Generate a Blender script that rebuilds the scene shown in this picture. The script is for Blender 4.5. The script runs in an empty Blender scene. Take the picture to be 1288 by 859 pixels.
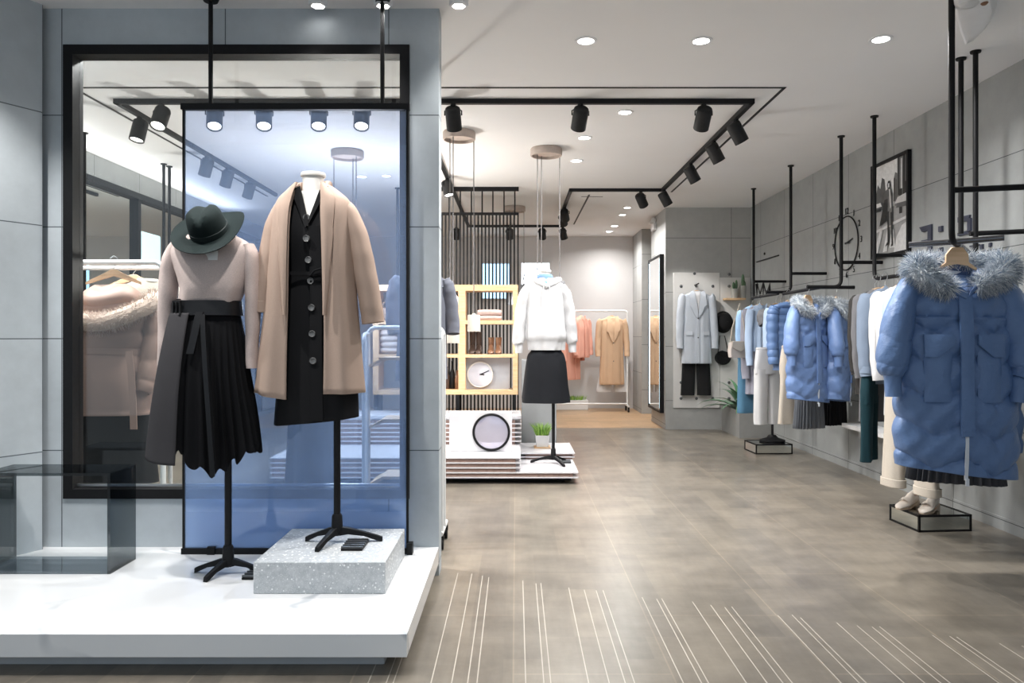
import bpy, math, random
import numpy as np
from mathutils import Vector, Matrix
random.seed(7)
PI = math.pi
C = bpy.context.scene.collection
# ---- camera constants (level camera at eye height 1.3 m; focal length in pixels of a 1288 x 859 frame)
FPX, CX, CY, EYE = 950.0, 649.0, 422.0, 1.30
CEIL = 3.07
def at(px, py, Y):
    return Vector(((px - CX) * Y / FPX, Y, EYE - (py - CY) * Y / FPX))
def ax(px, Y): return (px - CX) * Y / FPX
def az(py, Y): return EYE - (py - CY) * Y / FPX
# ------------------------------------------------------------------ materials
def new_mat(name):
    m = bpy.data.materials.new(name); m.use_nodes = True
    nt = m.node_tree; b = nt.nodes['Principled BSDF']
    return m, nt, b
def coord(nt, scale=(1, 1, 1), kind='Object'):
    tc = nt.nodes.new('ShaderNodeTexCoord'); mp = nt.nodes.new('ShaderNodeMapping')
    mp.inputs['Scale'].default_value = scale
    nt.links.new(tc.outputs[kind], mp.inputs['Vector'])
    return mp.outputs['Vector']
def ramp(nt, fac, stops):
    r = nt.nodes.new('ShaderNodeValToRGB')
    el = r.color_ramp.elements
    while len(el) < len(stops): el.new(.5)
    for e, (p, c) in zip(el, stops):
        e.position = p; e.color = (*c, 1)
    nt.links.new(fac, r.inputs['Fac'])
    return r.outputs['Color']
def noise(nt, vec, scale, detail=4, rough=.55):
    n = nt.nodes.new('ShaderNodeTexNoise'); n.inputs['Scale'].default_value = scale
    n.inputs['Detail'].default_value = detail; n.inputs['Roughness'].default_value = rough
    nt.links.new(vec, n.inputs['Vector'])
    return n.outputs['Fac']
def mixc(nt, fac, a, b, mode='MIX'):
    n = nt.nodes.new('ShaderNodeMix'); n.data_type = 'RGBA'; n.blend_type = mode
    for sock, v in ((n.inputs[0], fac), (n.inputs[6], a), (n.inputs[7], b)):
        if isinstance(v, (int, float)): sock.default_value = v
        elif isinstance(v, tuple): sock.default_value = (*v, 1)
        else: nt.links.new(v, sock)
    return n.outputs[2]
def mth(nt, op, a, b=None):
    n = nt.nodes.new('ShaderNodeMath'); n.operation = op
    for i, v in enumerate((a, b)):
        if v is None: continue
        if isinstance(v, (int, float)): n.inputs[i].default_value = v
        else: nt.links.new(v, n.inputs[i])
    return n.outputs[0]
def bump(nt, b, h, strength=.3, dist=.01):
    n = nt.nodes.new('ShaderNodeBump'); n.inputs['Strength'].default_value = strength
    n.inputs['Distance'].default_value = dist
    nt.links.new(h, n.inputs['Height']); nt.links.new(n.outputs['Normal'], b.inputs['Normal'])
def dk(c, k): return tuple(min(1, x * k) for x in c)
def plain(name, col, rough=.5, metal=0., var=.06, scale=12., bmp=0., spec=.5, coat=0.):
    m, nt, b = new_mat(name)
    v = coord(nt); f = noise(nt, v, scale)
    nt.links.new(ramp(nt, f, [(.3, dk(col, 1 - var)), (.7, dk(col, 1 + var))]), b.inputs['Base Color'])
    b.inputs['Roughness'].default_value = rough; b.inputs['Metallic'].default_value = metal
    b.inputs['Specular IOR Level'].default_value = spec
    b.inputs['Coat Weight'].default_value = coat
    if bmp: bump(nt, b, noise(nt, v, scale * 6), bmp)
    return m
def fabric(name, col, rough=.85, var=.08, scale=9., weave=420., bmp=.25, sheen=.25, spec=.2, wrinkle=0.):
    m, nt, b = new_mat(name)
    v = coord(nt); f = noise(nt, v, scale, 5)
    fine = noise(nt, v, weave, 2)
    c = ramp(nt, f, [(.3, dk(col, 1 - var)), (.7, dk(col, 1 + var))])
    c = mixc(nt, .5, c, ramp(nt, fine, [(.35, dk(col, .82)), (.65, dk(col, 1.15))]))
    nt.links.new(c, b.inputs['Base Color'])
    b.inputs['Roughness'].default_value = rough; b.inputs['Specular IOR Level'].default_value = spec
    b.inputs['Sheen Weight'].default_value = sheen; b.inputs['Sheen Roughness'].default_value = .5
    b.inputs['Sheen Tint'].default_value = (*dk(col, 1.2), 1)
    h = fine
    if wrinkle:
        v2 = coord(nt, (1.0, 1.0, .55)); w = noise(nt, v2, 14, 3, .6)
        h = mth(nt, 'ADD', fine, mth(nt, 'MULTIPLY', w, wrinkle))
    bump(nt, b, h, bmp, .004)
    return m
def emit(name, col, strength):
    m, nt, b = new_mat(name)
    b.inputs['Base Color'].default_value = (*col, 1)
    b.inputs['Emission Color'].default_value = (*col, 1)
    b.inputs['Emission Strength'].default_value = strength
    return m
def brick(nt, vec, w, h, mortar, off=0., c1=(1, 1, 1), c2=(.9, .9, .9), cm=(0, 0, 0), freq=2, bias=0.):
    n = nt.nodes.new('ShaderNodeTexBrick')
    n.offset = off; n.offset_frequency = freq; n.squash = 1
    for k, v in (('Color1', c1), ('Color2', c2), ('Mortar', cm)): n.inputs[k].default_value = (*v, 1)
    n.inputs['Scale'].default_value = 1; n.inputs['Mortar Size'].default_value = mortar
    n.inputs['Mortar Smooth'].default_value = 0; n.inputs['Bias'].default_value = bias
    n.inputs['Brick Width'].default_value = w; n.inputs['Row Height'].default_value = h
    nt.links.new(vec, n.inputs['Vector'])
    return n
def swiz(nt, vec, order, offs=(0, 0)):
    s = nt.nodes.new('ShaderNodeSeparateXYZ'); nt.links.new(vec, s.inputs[0])
    c = nt.nodes.new('ShaderNodeCombineXYZ')
    for i, k in enumerate(order):
        nt.links.new(mth(nt, 'ADD', s.outputs[k], offs[i]), c.inputs[i])
    return c.outputs[0]
def concrete(name, order, offs, col=(.47, .485, .485), w=.885, h=.605, off=0., seam=.0028):
    """large fibre-cement tiles with thin dark joints; object space equals world space on the walls"""
    m, nt, b = new_mat(name)
    v = coord(nt)
    f1 = noise(nt, v, 1.3, 5, .6); f2 = noise(nt, v, 9, 6, .65); f3 = noise(nt, v, 90, 2)
    c = ramp(nt, f1, [(.3, dk(col, .86)), (.7, dk(col, 1.12))])
    c = mixc(nt, .35, c, ramp(nt, f2, [(.3, dk(col, .84)), (.72, dk(col, 1.14))]))
    br = brick(nt, swiz(nt, v, order, offs), w, h, seam, off, (1, 1, 1), (.93, .94, .95), (.22, .23, .24))
    c = mixc(nt, 1., c, br.outputs['Color'], 'MULTIPLY')
    nt.links.new(c, b.inputs['Base Color'])
    b.inputs['Roughness'].default_value = .62; b.inputs['Specular IOR Level'].default_value = .3
    hgt = mth(nt, 'SUBTRACT', mth(nt, 'MULTIPLY', f3, .12), br.outputs['Fac'])
    bump(nt, b, hgt, .25, .003)
    return m
def see_through(name, tint, gloss=.06, rough=.0, haze=None, haze_fac=0., tint2=None, haze_fac2=0., z0=0., z1=1.):
    m = bpy.data.materials.new(name); m.use_nodes = True; nt = m.node_tree
    nt.nodes.clear(); out = nt.nodes.new('ShaderNodeOutputMaterial')
    tr = nt.nodes.new('ShaderNodeBsdfTransparent'); tr.inputs[0].default_value = (*tint, 1)
    if tint2:                       # film dyed more deeply towards its lower edge
        sx = nt.nodes.new('ShaderNodeSeparateXYZ'); nt.links.new(coord(nt), sx.inputs[0])
        mr = nt.nodes.new('ShaderNodeMapRange'); mr.inputs['From Min'].default_value = z1; mr.inputs['From Max'].default_value = z0
        nt.links.new(sx.outputs['Z'], mr.inputs['Value'])
        nt.links.new(mixc(nt, mr.outputs[0], tint, tint2), tr.inputs[0])
    gl = nt.nodes.new('ShaderNodeBsdfGlossy'); gl.inputs['Roughness'].default_value = rough
    gl.inputs[0].default_value = (1, 1, 1, 1)
    lw = nt.nodes.new('ShaderNodeLayerWeight'); lw.inputs['Blend'].default_value = .25
    k = mth(nt, 'ADD', mth(nt, 'MULTIPLY', lw.outputs['Fresnel'], .5), gloss)
    base = tr.outputs[0]
    if haze:
        di = nt.nodes.new('ShaderNodeBsdfDiffuse'); di.inputs[0].default_value = (*haze, 1)
        tl = nt.nodes.new('ShaderNodeBsdfTranslucent'); tl.inputs[0].default_value = (*haze, 1)
        md = nt.nodes.new('ShaderNodeMixShader'); md.inputs[0].default_value = .5
        nt.links.new(di.outputs[0], md.inputs[1]); nt.links.new(tl.outputs[0], md.inputs[2])
        mh = nt.nodes.new('ShaderNodeMixShader'); mh.inputs[0].default_value = haze_fac
        if tint2: nt.links.new(mth(nt, 'ADD', mth(nt, 'MULTIPLY', mr.outputs[0], haze_fac2 - haze_fac), haze_fac), mh.inputs[0])
        nt.links.new(tr.outputs[0], mh.inputs[1]); nt.links.new(md.outputs[0], mh.inputs[2])
        base = mh.outputs[0]
    mx = nt.nodes.new('ShaderNodeMixShader')
    nt.links.new(k, mx.inputs[0]); nt.links.new(base, mx.inputs[1]); nt.links.new(gl.outputs[0], mx.inputs[2])
    nt.links.new(mx.outputs[0], out.inputs[0])
    return m
def island_mat(name, stops, rough=.7, sheen=.3):
    """strands or blades: colour varies from one strand to the next"""
    m, nt, b = new_mat(name)
    g = nt.nodes.new('ShaderNodeNewGeometry')
    nt.links.new(ramp(nt, g.outputs['Random Per Island'], stops), b.inputs['Base Color'])
    b.inputs['Roughness'].default_value = rough; b.inputs['Sheen Weight'].default_value = sheen
    b.inputs['Specular IOR Level'].default_value = .2
    return m
def terrazzo(name):
    m, nt, b = new_mat(name)
    v = coord(nt)
    vo = nt.nodes.new('ShaderNodeTexVoronoi'); vo.inputs['Scale'].default_value = 62
    nt.links.new(v, vo.inputs['Vector'])
    vo2 = nt.nodes.new('ShaderNodeTexVoronoi'); vo2.inputs['Scale'].default_value = 130
    nt.links.new(v, vo2.inputs['Vector'])
    base = ramp(nt, noise(nt, v, 40, 5), [(.3, (.36, .38, .40)), (.7, (.50, .52, .53))])
    chip = ramp(nt, vo.outputs['Distance'], [(.30, (1, 1, 1)), (.36, (0, 0, 0))])
    chip2 = ramp(nt, vo2.outputs['Distance'], [(.25, (1, 1, 1)), (.32, (0, 0, 0))])
    sel = ramp(nt, vo.outputs['Color'], [(.45, (0, 0, 0)), (.5, (1, 1, 1))])
    c = mixc(nt, mth(nt, 'MULTIPLY', chip, sel), base, (.80, .81, .80))
    c = mixc(nt, mth(nt, 'MULTIPLY', chip2, .35), c, (.78, .79, .79))
    nt.links.new(c, b.inputs['Base Color']); b.inputs['Roughness'].default_value = .5
    return m
def marble(name):
    m, nt, b = new_mat(name)
    v = coord(nt, (1, 1.5, 1))
    w = nt.nodes.new('ShaderNodeTexWave'); w.inputs['Scale'].default_value = .55
    w.inputs['Distortion'].default_value = 9; w.inputs['Detail'].default_value = 4
    w.inputs['Detail Scale'].default_value = 1.2; w.bands_direction = 'DIAGONAL'
    nt.links.new(v, w.inputs['Vector'])
    vein = ramp(nt, w.outputs['Fac'], [(.0, (.50, .52, .55)), (.022, (.80, .805, .81))])
    msk = ramp(nt, noise(nt, v, 1.7, 3), [(.48, (0, 0, 0)), (.62, (1, 1, 1))])
    c = mixc(nt, msk, (.80, .805, .81), vein)
    nt.links.new(c, b.inputs['Base Color']); b.inputs['Roughness'].default_value = .14
    return m
def floor_tiles(name):
    m, nt, b = new_mat(name)
    v = coord(nt)
    big = brick(nt, swiz(nt, v, (1, 0), (.15, .01)), 1.22, .61, .0035, .5, (1.10, 1.09, 1.07), (.86, .86, .86), (1.35, 1.3, 1.22))
    sub = brick(nt, swiz(nt, v, (1, 0), (.4, .05)), .61, .152, .0, .37, (1.14, 1.12, 1.09), (.84, .84, .85), (.8, .8, .8), 3)
    v2 = coord(nt, (9, 1.6, 1)); v3 = coord(nt, (1.0, 1.6, 1))
    grain = noise(nt, v2, 2.2, 6, .65); blot = noise(nt, v3, 3.0, 6, .62)
    base = (.178, .158, .131)
    c = ramp(nt, blot, [(.27, dk(base, .58)), (.5, base), (.73, dk(base, 1.42))])
    c = mixc(nt, .38, c, ramp(nt, grain, [(.3, dk(base, .72)), (.7, dk(base, 1.28))]))
    c = mixc(nt, 1., c, big.outputs['Color'], 'MULTIPLY')
    c = mixc(nt, .85, c, sub.outputs['Color'], 'MULTIPLY')
    nt.links.new(c, b.inputs['Base Color'])
    b.inputs['Roughness'].default_value = .285
    b.inputs['Specular IOR Level'].default_value = .5
    return m
def oak_floor(name):
    m, nt, b = new_mat(name)
    v = coord(nt)
    br = brick(nt, swiz(nt, v, (0, 1), (0, 0)), .5, .075, .001, .5, (1.1, 1.08, 1.05), (.82, .82, .80), (.45, .42, .4), 2)
    g = noise(nt, coord(nt, (3, 20, 1)), 3, 5)
    c = ramp(nt, g, [(.3, (.33, .205, .115)), (.7, (.50, .335, .20))])
    nt.links.new(mixc(nt, 1., c, br.outputs['Color'], 'MULTIPLY'), b.inputs['Base Color'])
    b.inputs['Roughness'].default_value = .35
    return m
def wood(name, c1, c2, sc=(2, 18, 18), rough=.5):
    m, nt, b = new_mat(name)
    g = noise(nt, coord(nt, sc), 3, 5)
    nt.links.new(ramp(nt, g, [(.3, c1), (.7, c2)]), b.inputs['Base Color'])
    b.inputs['Roughness'].default_value = rough
    return m
def down(name, col):
    m, nt, b = new_mat(name)
    v = coord(nt); w1 = noise(nt, coord(nt, (1, 1, .6)), 16, 4, .6); w2 = noise(nt, coord(nt, (.6, 1, 1.6)), 38, 3, .55)
    nt.links.new(ramp(nt, noise(nt, v, 5), [(.3, dk(col, .94)), (.7, dk(col, 1.06))]), b.inputs['Base Color'])
    b.inputs['Roughness'].default_value = .40; b.inputs['Specular IOR Level'].default_value = .45
    bump(nt, b, mth(nt, 'ADD', w1, mth(nt, 'MULTIPLY', w2, .4)), .32, .018)
    return m
M = {}
M['ceiling'] = plain('ceiling paint', (.83, .83, .83), .9, var=.01, scale=2)
M['white_wall'] = plain('white wall paint', (.56, .545, .54), .85, var=.02, scale=3)
M['black'] = plain('black powder coat', (.007, .007, .008), .5, var=.15, scale=60, spec=.22)
M['black_track'] = plain('black track', (.010, .010, .011), .55, var=.1, scale=40, spec=.25)
M['head'] = plain('charcoal spotlight', (.018, .018, .019), .55, var=.1, scale=60, spec=.3)
M['lens'] = emit('spot lens', (1, .95, .86), 9)
M['lamp'] = emit('downlight glow', (1, .97, .92), 14)
M['metal_white'] = plain('white metal', (.74, .75, .75), .35, var=.03)
M['chrome'] = plain('chrome', (.75, .75, .76), .12, 1., .02)
M['steel'] = plain('brushed steel', (.55, .56, .57), .28, 1., .05)
M['mirror'] = plain('mirror', (.86, .89, .89), .01, 1., .0)
M['mirror_dim'] = plain('tinted mirror', (.80, .84, .82), .02, 1., .0)
M['marble'] = marble('white marble')
M['terrazzo'] = terrazzo('terrazzo')
M['white_gloss'] = plain('white lacquer', (.68, .67, .69), .22, var=.02)
M['brown_edge'] = plain('brown board core', (.26, .17, .14), .6, var=.15, scale=30)
M['oak'] = wood('light oak', (.62, .40, .21), (.78, .54, .32))
M['hanger_wood'] = wood('hanger wood', (.66, .42, .23), (.80, .55, .34))
M['glass'] = see_through('window glass', (.93, .95, .95), .03)
M['smoke'] = see_through('smoked acrylic', (.40, .43, .44), .05)
M['smoke_light'] = see_through('smoked acrylic base', (.62, .66, .69), .06)
M['white_plastic'] = plain('white plastic', (.80, .81, .83), .3, var=.02)
M['mannequin'] = plain('mannequin ivory', (.78, .76, .72), .45, var=.02)
M['skin_linen'] = plain('paper tag', (.82, .82, .80), .6, var=.02)
M['pot'] = plain('white ceramic pot', (.70, .70, .70), .3, var=.02)
M['grass'] = island_mat('grass blades', [(0, (.10, .26, .03)), (.6, (.26, .46, .07)), (1, (.46, .62, .16))], .5)
M['agave'] = island_mat('agave leaves', [(0, (.03, .11, .05)), (.7, (.08, .22, .10)), (1, (.18, .34, .16))], .35)
M['soil'] = plain('soil', (.05, .035, .025), .9, var=.3, scale=60)
M['grey_plinth'] = plain('grey plinth paint', (.27, .28, .285), .6, var=.05, scale=4)
# ------------------------------------------------------------------ mesh building
def catmull(P, m):
    """Catmull-Rom through rows of P (k x d), m samples per segment"""
    P = np.array(P, float)
    Q = np.vstack([2 * P[0] - P[1], P, 2 * P[-1] - P[-2]])
    out = []
    for i in range(1, len(Q) - 2):
        a, b_, c, d = Q[i - 1], Q[i], Q[i + 1], Q[i + 2]
        for t in np.arange(m) / m:
            out.append(.5 * (2 * b_ + (c - a) * t + (2 * a - 5 * b_ + 4 * c - d) * t * t + (3 * b_ - a - 3 * c + d) * t ** 3))
    out.append(P[-1])
    return np.array(out)
ORG = {}
class MB:
    def __init__(s): s.v, s.f, s.m, s.mi = [], [], [], 0
    def add(s, vs, fs):
        b = len(s.v); s.v.extend(tuple(map(float, v)) for v in vs)
        for f in fs: s.f.append(tuple(i + b for i in f)); s.m.append(s.mi)
        return s
    def box(s, c, d, rz=0., R=None):
        c = Vector(c); h = [x / 2 for x in d]
        R = R or Matrix.Rotation(rz, 3, 'Z')
        vs = [c + R @ Vector((x * h[0], y * h[1], z * h[2])) for x in (-1, 1) for y in (-1, 1) for z in (-1, 1)]
        return s.add(vs, [(0, 1, 3, 2), (4, 6, 7, 5), (0, 4, 5, 1), (2, 3, 7, 6), (0, 2, 6, 4), (1, 5, 7, 3)])
    def box2(s, lo, hi):
        return s.box([(a + b) / 2 for a, b in zip(lo, hi)], [b - a for a, b in zip(lo, hi)])
    def loft(s, rings, closed=True, cap0=True, cap1=True):
        n = len(rings[0]); b = len(s.v); fs = []
        for i in range(len(rings) - 1):
            for j in range(n if closed else n - 1):
                k = (j + 1) % n
                fs.append((i * n + j, i * n + k, (i + 1) * n + k, (i + 1) * n + j))
        vs = [p for r in rings for p in r]
        if cap0: fs.append(tuple(reversed(range(n))))
        if cap1: fs.append(tuple(range((len(rings) - 1) * n, len(rings) * n)))
        return s.add(vs, fs)
    def tube(s, pts, r, n=10, closed=False, flat=1.):
        P = [Vector(p) for p in pts]; k = len(P)
        rr = r if isinstance(r, (list, tuple, np.ndarray)) else [r] * k
        T = []
        for i in range(k):
            if closed: t = P[(i + 1) % k] - P[i - 1]
            else: t = P[min(i + 1, k - 1)] - P[max(i - 1, 0)]
            T.append(t.normalized())
        u = T[0].orthogonal().normalized() if abs(T[0].z) < .9 else (Vector((1, 0, 0)) - T[0] * T[0].x).normalized()
        rings = []
        for i in range(k):
            u = (u - T[i] * u.dot(T[i]))
            u = u.normalized() if u.length > 1e-6 else T[i].orthogonal().normalized()
            w = T[i].cross(u)
            rings.append([P[i] + (u * math.cos(a) + w * math.sin(a) * flat) * rr[i] for a in (2 * PI * j / n for j in range(n))])
        if closed: rings.append(rings[0]); return s.loft(rings, True, False, False)
        return s.loft(rings)
    def cyl(s, p0, p1, r0, r1=None, n=20):
        return s.tube([p0, p1], [r0, r0 if r1 is None else r1], n)
    def lathe(s, prof, c, n=32, R=None, cap0=True, cap1=True, sx=1., sy=1.):
        c = Vector(c); R = R or Matrix.Identity(3)
        rings = [[c + R @ Vector((r * sx * math.cos(2 * PI * j / n), r * sy * math.sin(2 * PI * j / n), z)) for j in range(n)] for r, z in prof]
        return s.loft(rings, True, cap0, cap1)
    def ball(s, c, r, n=16, sc=(1, 1, 1)):
        c = Vector(c); m = n // 2
        rings = [[c + Vector((r * sc[0] * math.sin(PI * i / m) * math.cos(2 * PI * j / n), r * sc[1] * math.sin(PI * i / m) * math.sin(2 * PI * j / n), -r * sc[2] * math.cos(PI * i / m))) for j in range(n)] for i in ([.02] + list(range(1, m)) + [m - .02])]
        return s.loft(rings)
    def prism(s, poly, vec):
        """polygon (3-D points) extruded by vec"""
        P = [Vector(p) for p in poly]; v = Vector(vec); n = len(P)
        fs = [tuple(reversed(range(n))), tuple(range(n, 2 * n))] + [(i, (i + 1) % n, n + (i + 1) % n, n + i) for i in range(n)]
        return s.add(P + [p + v for p in P], fs)
    def xf(s, Mx):
        s.v = [tuple(Mx @ Vector(v)) for v in s.v]; return s
    def build(s, name, mats, parent=None, smooth=True, bevel=0., solid=0., angle=40, seg=2):
        me = bpy.data.meshes.new(name)
        o_ = ORG.get(parent.name, Vector((0, 0, 0))) if parent else Vector((0, 0, 0))
        me.from_pydata([(v[0] - o_.x, v[1] - o_.y, v[2] - o_.z) for v in s.v], [], s.f)
        for m in (mats if isinstance(mats, (list, tuple)) else [mats]):
            me.materials.append(M[m] if isinstance(m, str) else m)
        me.polygons.foreach_set('material_index', s.m)
        me.validate(); me.update()
        import bmesh
        bm = bmesh.new(); bm.from_mesh(me); bmesh.ops.recalc_face_normals(bm, faces=bm.faces); bm.to_mesh(me); bm.free()
        if smooth:
            me.shade_smooth(); me.set_sharp_from_angle(angle=math.radians(angle))
        o = bpy.data.objects.new(name, me); C.objects.link(o)
        if parent: o.parent = parent; ORG[o.name] = o_
        if bevel:
            md = o.modifiers.new('bevel', 'BEVEL'); md.width = bevel; md.segments = seg; md.limit_method = 'ANGLE'; md.angle_limit = math.radians(50)
        if solid:
            md = o.modifiers.new('solid', 'SOLIDIFY'); md.thickness = solid; md.offset = -1
        return o
def tag(o, label=None, cat=None, group=None, kind=None):
    for k, v in (('label', label), ('category', cat), ('group', group), ('kind', kind)):
        if v: o[k] = v
    return o
def thing(name, label, cat, loc=(0, 0, 0), group=None, rz=0.):
    """empty at the base of a thing; its parts are built in world space and stored relative to it"""
    o = bpy.data.objects.new(name, None); C.objects.link(o)
    o.empty_display_size = .1
    o.location = loc; o.rotation_euler = (0, 0, rz)
    ORG[o.name] = Vector(loc) if rz == 0. else Vector((0, 0, 0))
    return tag(o, label, cat, group)
def lthing(name, label, cat, loc, rz=0., group=None, scale=1.):
    """like thing(), but its parts are built in its own local space"""
    o = thing(name, label, cat, (0, 0, 0), group)
    o.location = loc; o.rotation_euler = (0, 0, rz); o.scale = (scale,) * 3
    return o
def copy_tree(o, parent=None):
    c = o.copy(); C.objects.link(c)
    if parent: c.parent = parent
    for ch in list(o.children): copy_tree(ch, c)
    return c
def struct(o): o['kind'] = 'structure'; return o
def bx(name, lo, hi, mat, parent=None, bevel=0.): return MB().box2(lo, hi).build(name, mat, parent, bevel=bevel)
# ------------------------------------------------------------------ cloth
def ring(xc, yc, z, a, df, db, n, p=.8):
    R = []
    for j in range(n):
        t = 2 * PI * j / n; c, s_ = math.cos(t), math.sin(t)
        R.append([xc + a * math.copysign(abs(c) ** p, c), yc + (df if s_ < 0 else db) * math.copysign(abs(s_) ** p, s_), z])
    return np.array(R)
def cloth_body(rows, n=56, m=6, p=.8, folds=(), amp=(0, 0), hem=.05, top=.02, seed=0, hemf=None, puff=None, topcap=True, yshift=None):
    """closed shell through rows (z, xl, xr, depth_front, depth_back); hem and neck are turned in.
    folds: list of (frequency, weight, drift); amp: fold depth at the top and at the hem (m)"""
    rnd = np.random.RandomState(seed)
    S = catmull(rows, m); k = len(S)
    th = 2 * PI * np.arange(n) / n
    ph = rnd.rand(max(1, len(folds))) * 6.28
    rings = []
    for i, (z, xl, xr, df, db) in enumerate(S):
        t = i / (k - 1)
        R = ring((xl + xr) / 2, 0 if yshift is None else yshift(z), z, (xr - xl) / 2, df, db, n, p)
        A = amp[0] + (amp[1] - amp[0]) * t ** 1.4
        d = np.zeros(n)
        for (fr, w, dr), f0 in zip(folds, ph): d += w * np.sin(fr * th + f0 + dr * t)
        nx, ny = np.cos(th), np.sin(th)
        R[:, 0] += A * d * nx; R[:, 1] += A * d * ny
        if puff is not None:
            q = np.array([puff(R[j, 0], R[j, 1], z, th[j]) for j in range(n)])
            R[:, 0] += q * nx; R[:, 1] += q * ny
        if hemf is not None:
            R[:, 2] += np.array([hemf(R[j, 0], th[j]) for j in range(n)]) * t ** 2
        rings.append(R)
    last = rings[-1]; ctr = last.mean(0)
    for sc, dz in ((.985, -.002), (.96, .004), (.94, hem)):
        q = last.copy(); q[:, :2] = ctr[:2] + (q[:, :2] - ctr[:2]) * sc; q[:, 2] += dz; rings.append(q)
    if topcap:
        f_ = rings[0]; ctr = f_.mean(0); pre = []
        for sc, dz in ((.86, -top), (.93, .003)):
            q = f_.copy(); q[:, :2] = ctr[:2] + (q[:, :2] - ctr[:2]) * sc; q[:, 2] += dz; pre.append(q)
        rings = pre + rings
    b = MB(); b.loft([list(map(tuple, r)) for r in rings]); return b
def sleeve(pts, n=22, m=7, cuff=.03, wr=.0, seed=0, puff=None, mb=None, close_top=True):
    """tube along pts (x, y, z, half width, half depth), open at the cuff"""
    rnd = np.random.RandomState(seed)
    S = catmull(pts, m); k = len(S); rings = []
    ph = rnd.rand(4) * 6.28
    for i in range(k):
        c = Vector(S[i, :3]); t = Vector(S[min(i + 1, k - 1), :3] - S[max(i - 1, 0), :3]).normalized()
        side = t.cross(Vector((0, 1, 0))); side = side.normalized() if side.length > .05 else Vector((1, 0, 0))
        dep = side.cross(t).normalized()
        R = []
        u = i / (k - 1)
        for j in range(n):
            a = 2 * PI * j / n
            q = 1 + wr * (math.sin(u * 23 + 2 * a + ph[0]) * .6 + math.sin(u * 37 - a + ph[1]) * .5 + math.sin(3 * a + ph[2]) * .5)
            if puff: q += puff(u, a)
            R.append(tuple(c + side * math.cos(a) * S[i, 3] * q + dep * math.sin(a) * S[i, 4] * q))
        rings.append(R)
    last = np.array(rings[-1]); ctr = last.mean(0); d = np.array(S[-2, :3]) - np.array(S[-1, :3]); d /= np.linalg.norm(d)
    for sc, dz in ((.93, 0.), (.86, .008), (.8, cuff)):
        rings.append([tuple(p) for p in ctr + (last - ctr) * sc + d * dz])
    mb = mb or MB(); mb.loft(rings); return mb
def strip(pts, w, th, mb=None):
    """flat band (belt, placket): pts = (x,y,z), half-width direction w (Vector or list), thickness along y"""
    P = [Vector(p) for p in pts]
    W = w if isinstance(w, list) else [Vector(w)] * len(P)
    rings = [[p - q, p + q, p + q + Vector((0, -th, 0)), p - q + Vector((0, -th, 0))] for p, q in zip(P, W)]
    mb = mb or MB(); mb.loft(rings); return mb
# ================================================================== the setting
WR, YW = 3.25, 4.09                   # plane of the merchandise wall, plane of the window wall
M['c_front'] = concrete('concrete tiles window wall', (0, 2), (1.574, -1.283), (.50, .54, .565))
M['c_angle'] = concrete('concrete tiles splayed wall', (0, 2), (0.0, -1.283), (.50, .54, .565), w=1.6)
M['c_right'] = concrete('concrete tiles merchandise wall', (1, 2), (-7.38, -1.28), (.345, .355, .35))
M['c_pier'] = concrete('concrete tiles pier', (0, 2), (-2.98, -1.9), (.40, .40, .385), w=.95, h=.75)
M['c_side'] = concrete('concrete tiles pier side', (1, 2), (-10.45, -1.28), (.42, .42, .41))
M['floor'] = floor_tiles('grey brown floor tiles')
M['oak_floor'] = oak_floor('oak herringbone floor')
struct(bx('floor', (-7, -4, -.1), (7, 10.62, 0), 'floor'))
struct(bx('floor_back', (-7, 10.62, -.1), (7, 13.7, 0), 'oak_floor'))
struct(bx('ceiling', (-6.5, .9, CEIL), (3.45, 13.7, CEIL + .12), 'ceiling'))
struct(bx('wall_right', (WR, .9, 0), (WR + .1, 10.45, CEIL), 'c_right'))
struct(bx('baseboard_right', (WR - .006, .9, 0), (WR, 9.57, .088), 'c_right'))
b = MB()
b.box2((2.07, 10.45, 0), (WR + .1, 11.55, CEIL))
b = b.build('wall_pier', ['c_pier', 'c_side'])
for p in b.data.polygons:
    if abs(p.normal.x) > .9: p.material_index = 1
struct(b)
b = MB(); b.box2((2.09, 12.55, 0), (WR + .1, 13.5, CEIL)); b = b.build('wall_niche', ['c_pier', 'c_side'])
for p in b.data.polygons:
    if abs(p.normal.x) > .9: p.material_index = 1
struct(b)
struct(bx('wall_recess', (WR, 11.55, 0), (WR + .1, 12.55, CEIL), 'c_side'))
struct(bx('wall_back', (-6.5, 13.5, 0), (WR + .1, 13.65, CEIL), 'white_wall'))
# window wall: four blocks round the opening
OX0, OX1, OZ0, OZ1 = -2.447, -.576, .418, 2.872
b = MB()
b.box2((-2.62, YW, 0), (OX0, YW + .13, CEIL)); b.box2((OX1, YW, 0), (-.417, YW + .13, CEIL))
b.box2((OX0, YW, OZ1), (OX1, YW + .13, CEIL)); b.box2((OX0, YW, 0), (OX1, YW + .13, OZ0))
struct(b.build('wall_front', 'c_front', smooth=False))
struct(bx('wall_front_return', (-4.6, YW, 0), (-2.62, YW + .13, CEIL), 'c_front'))
# splayed wall on the street side
a = math.atan2(-1, -.55)
o = MB().box2((0, 0, 0), (3.4, .1, CEIL)).build('wall_left', 'c_angle')
o.location = (-2.62, YW, 0); o.rotation_euler = (0, 0, a); struct(o)
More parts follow.
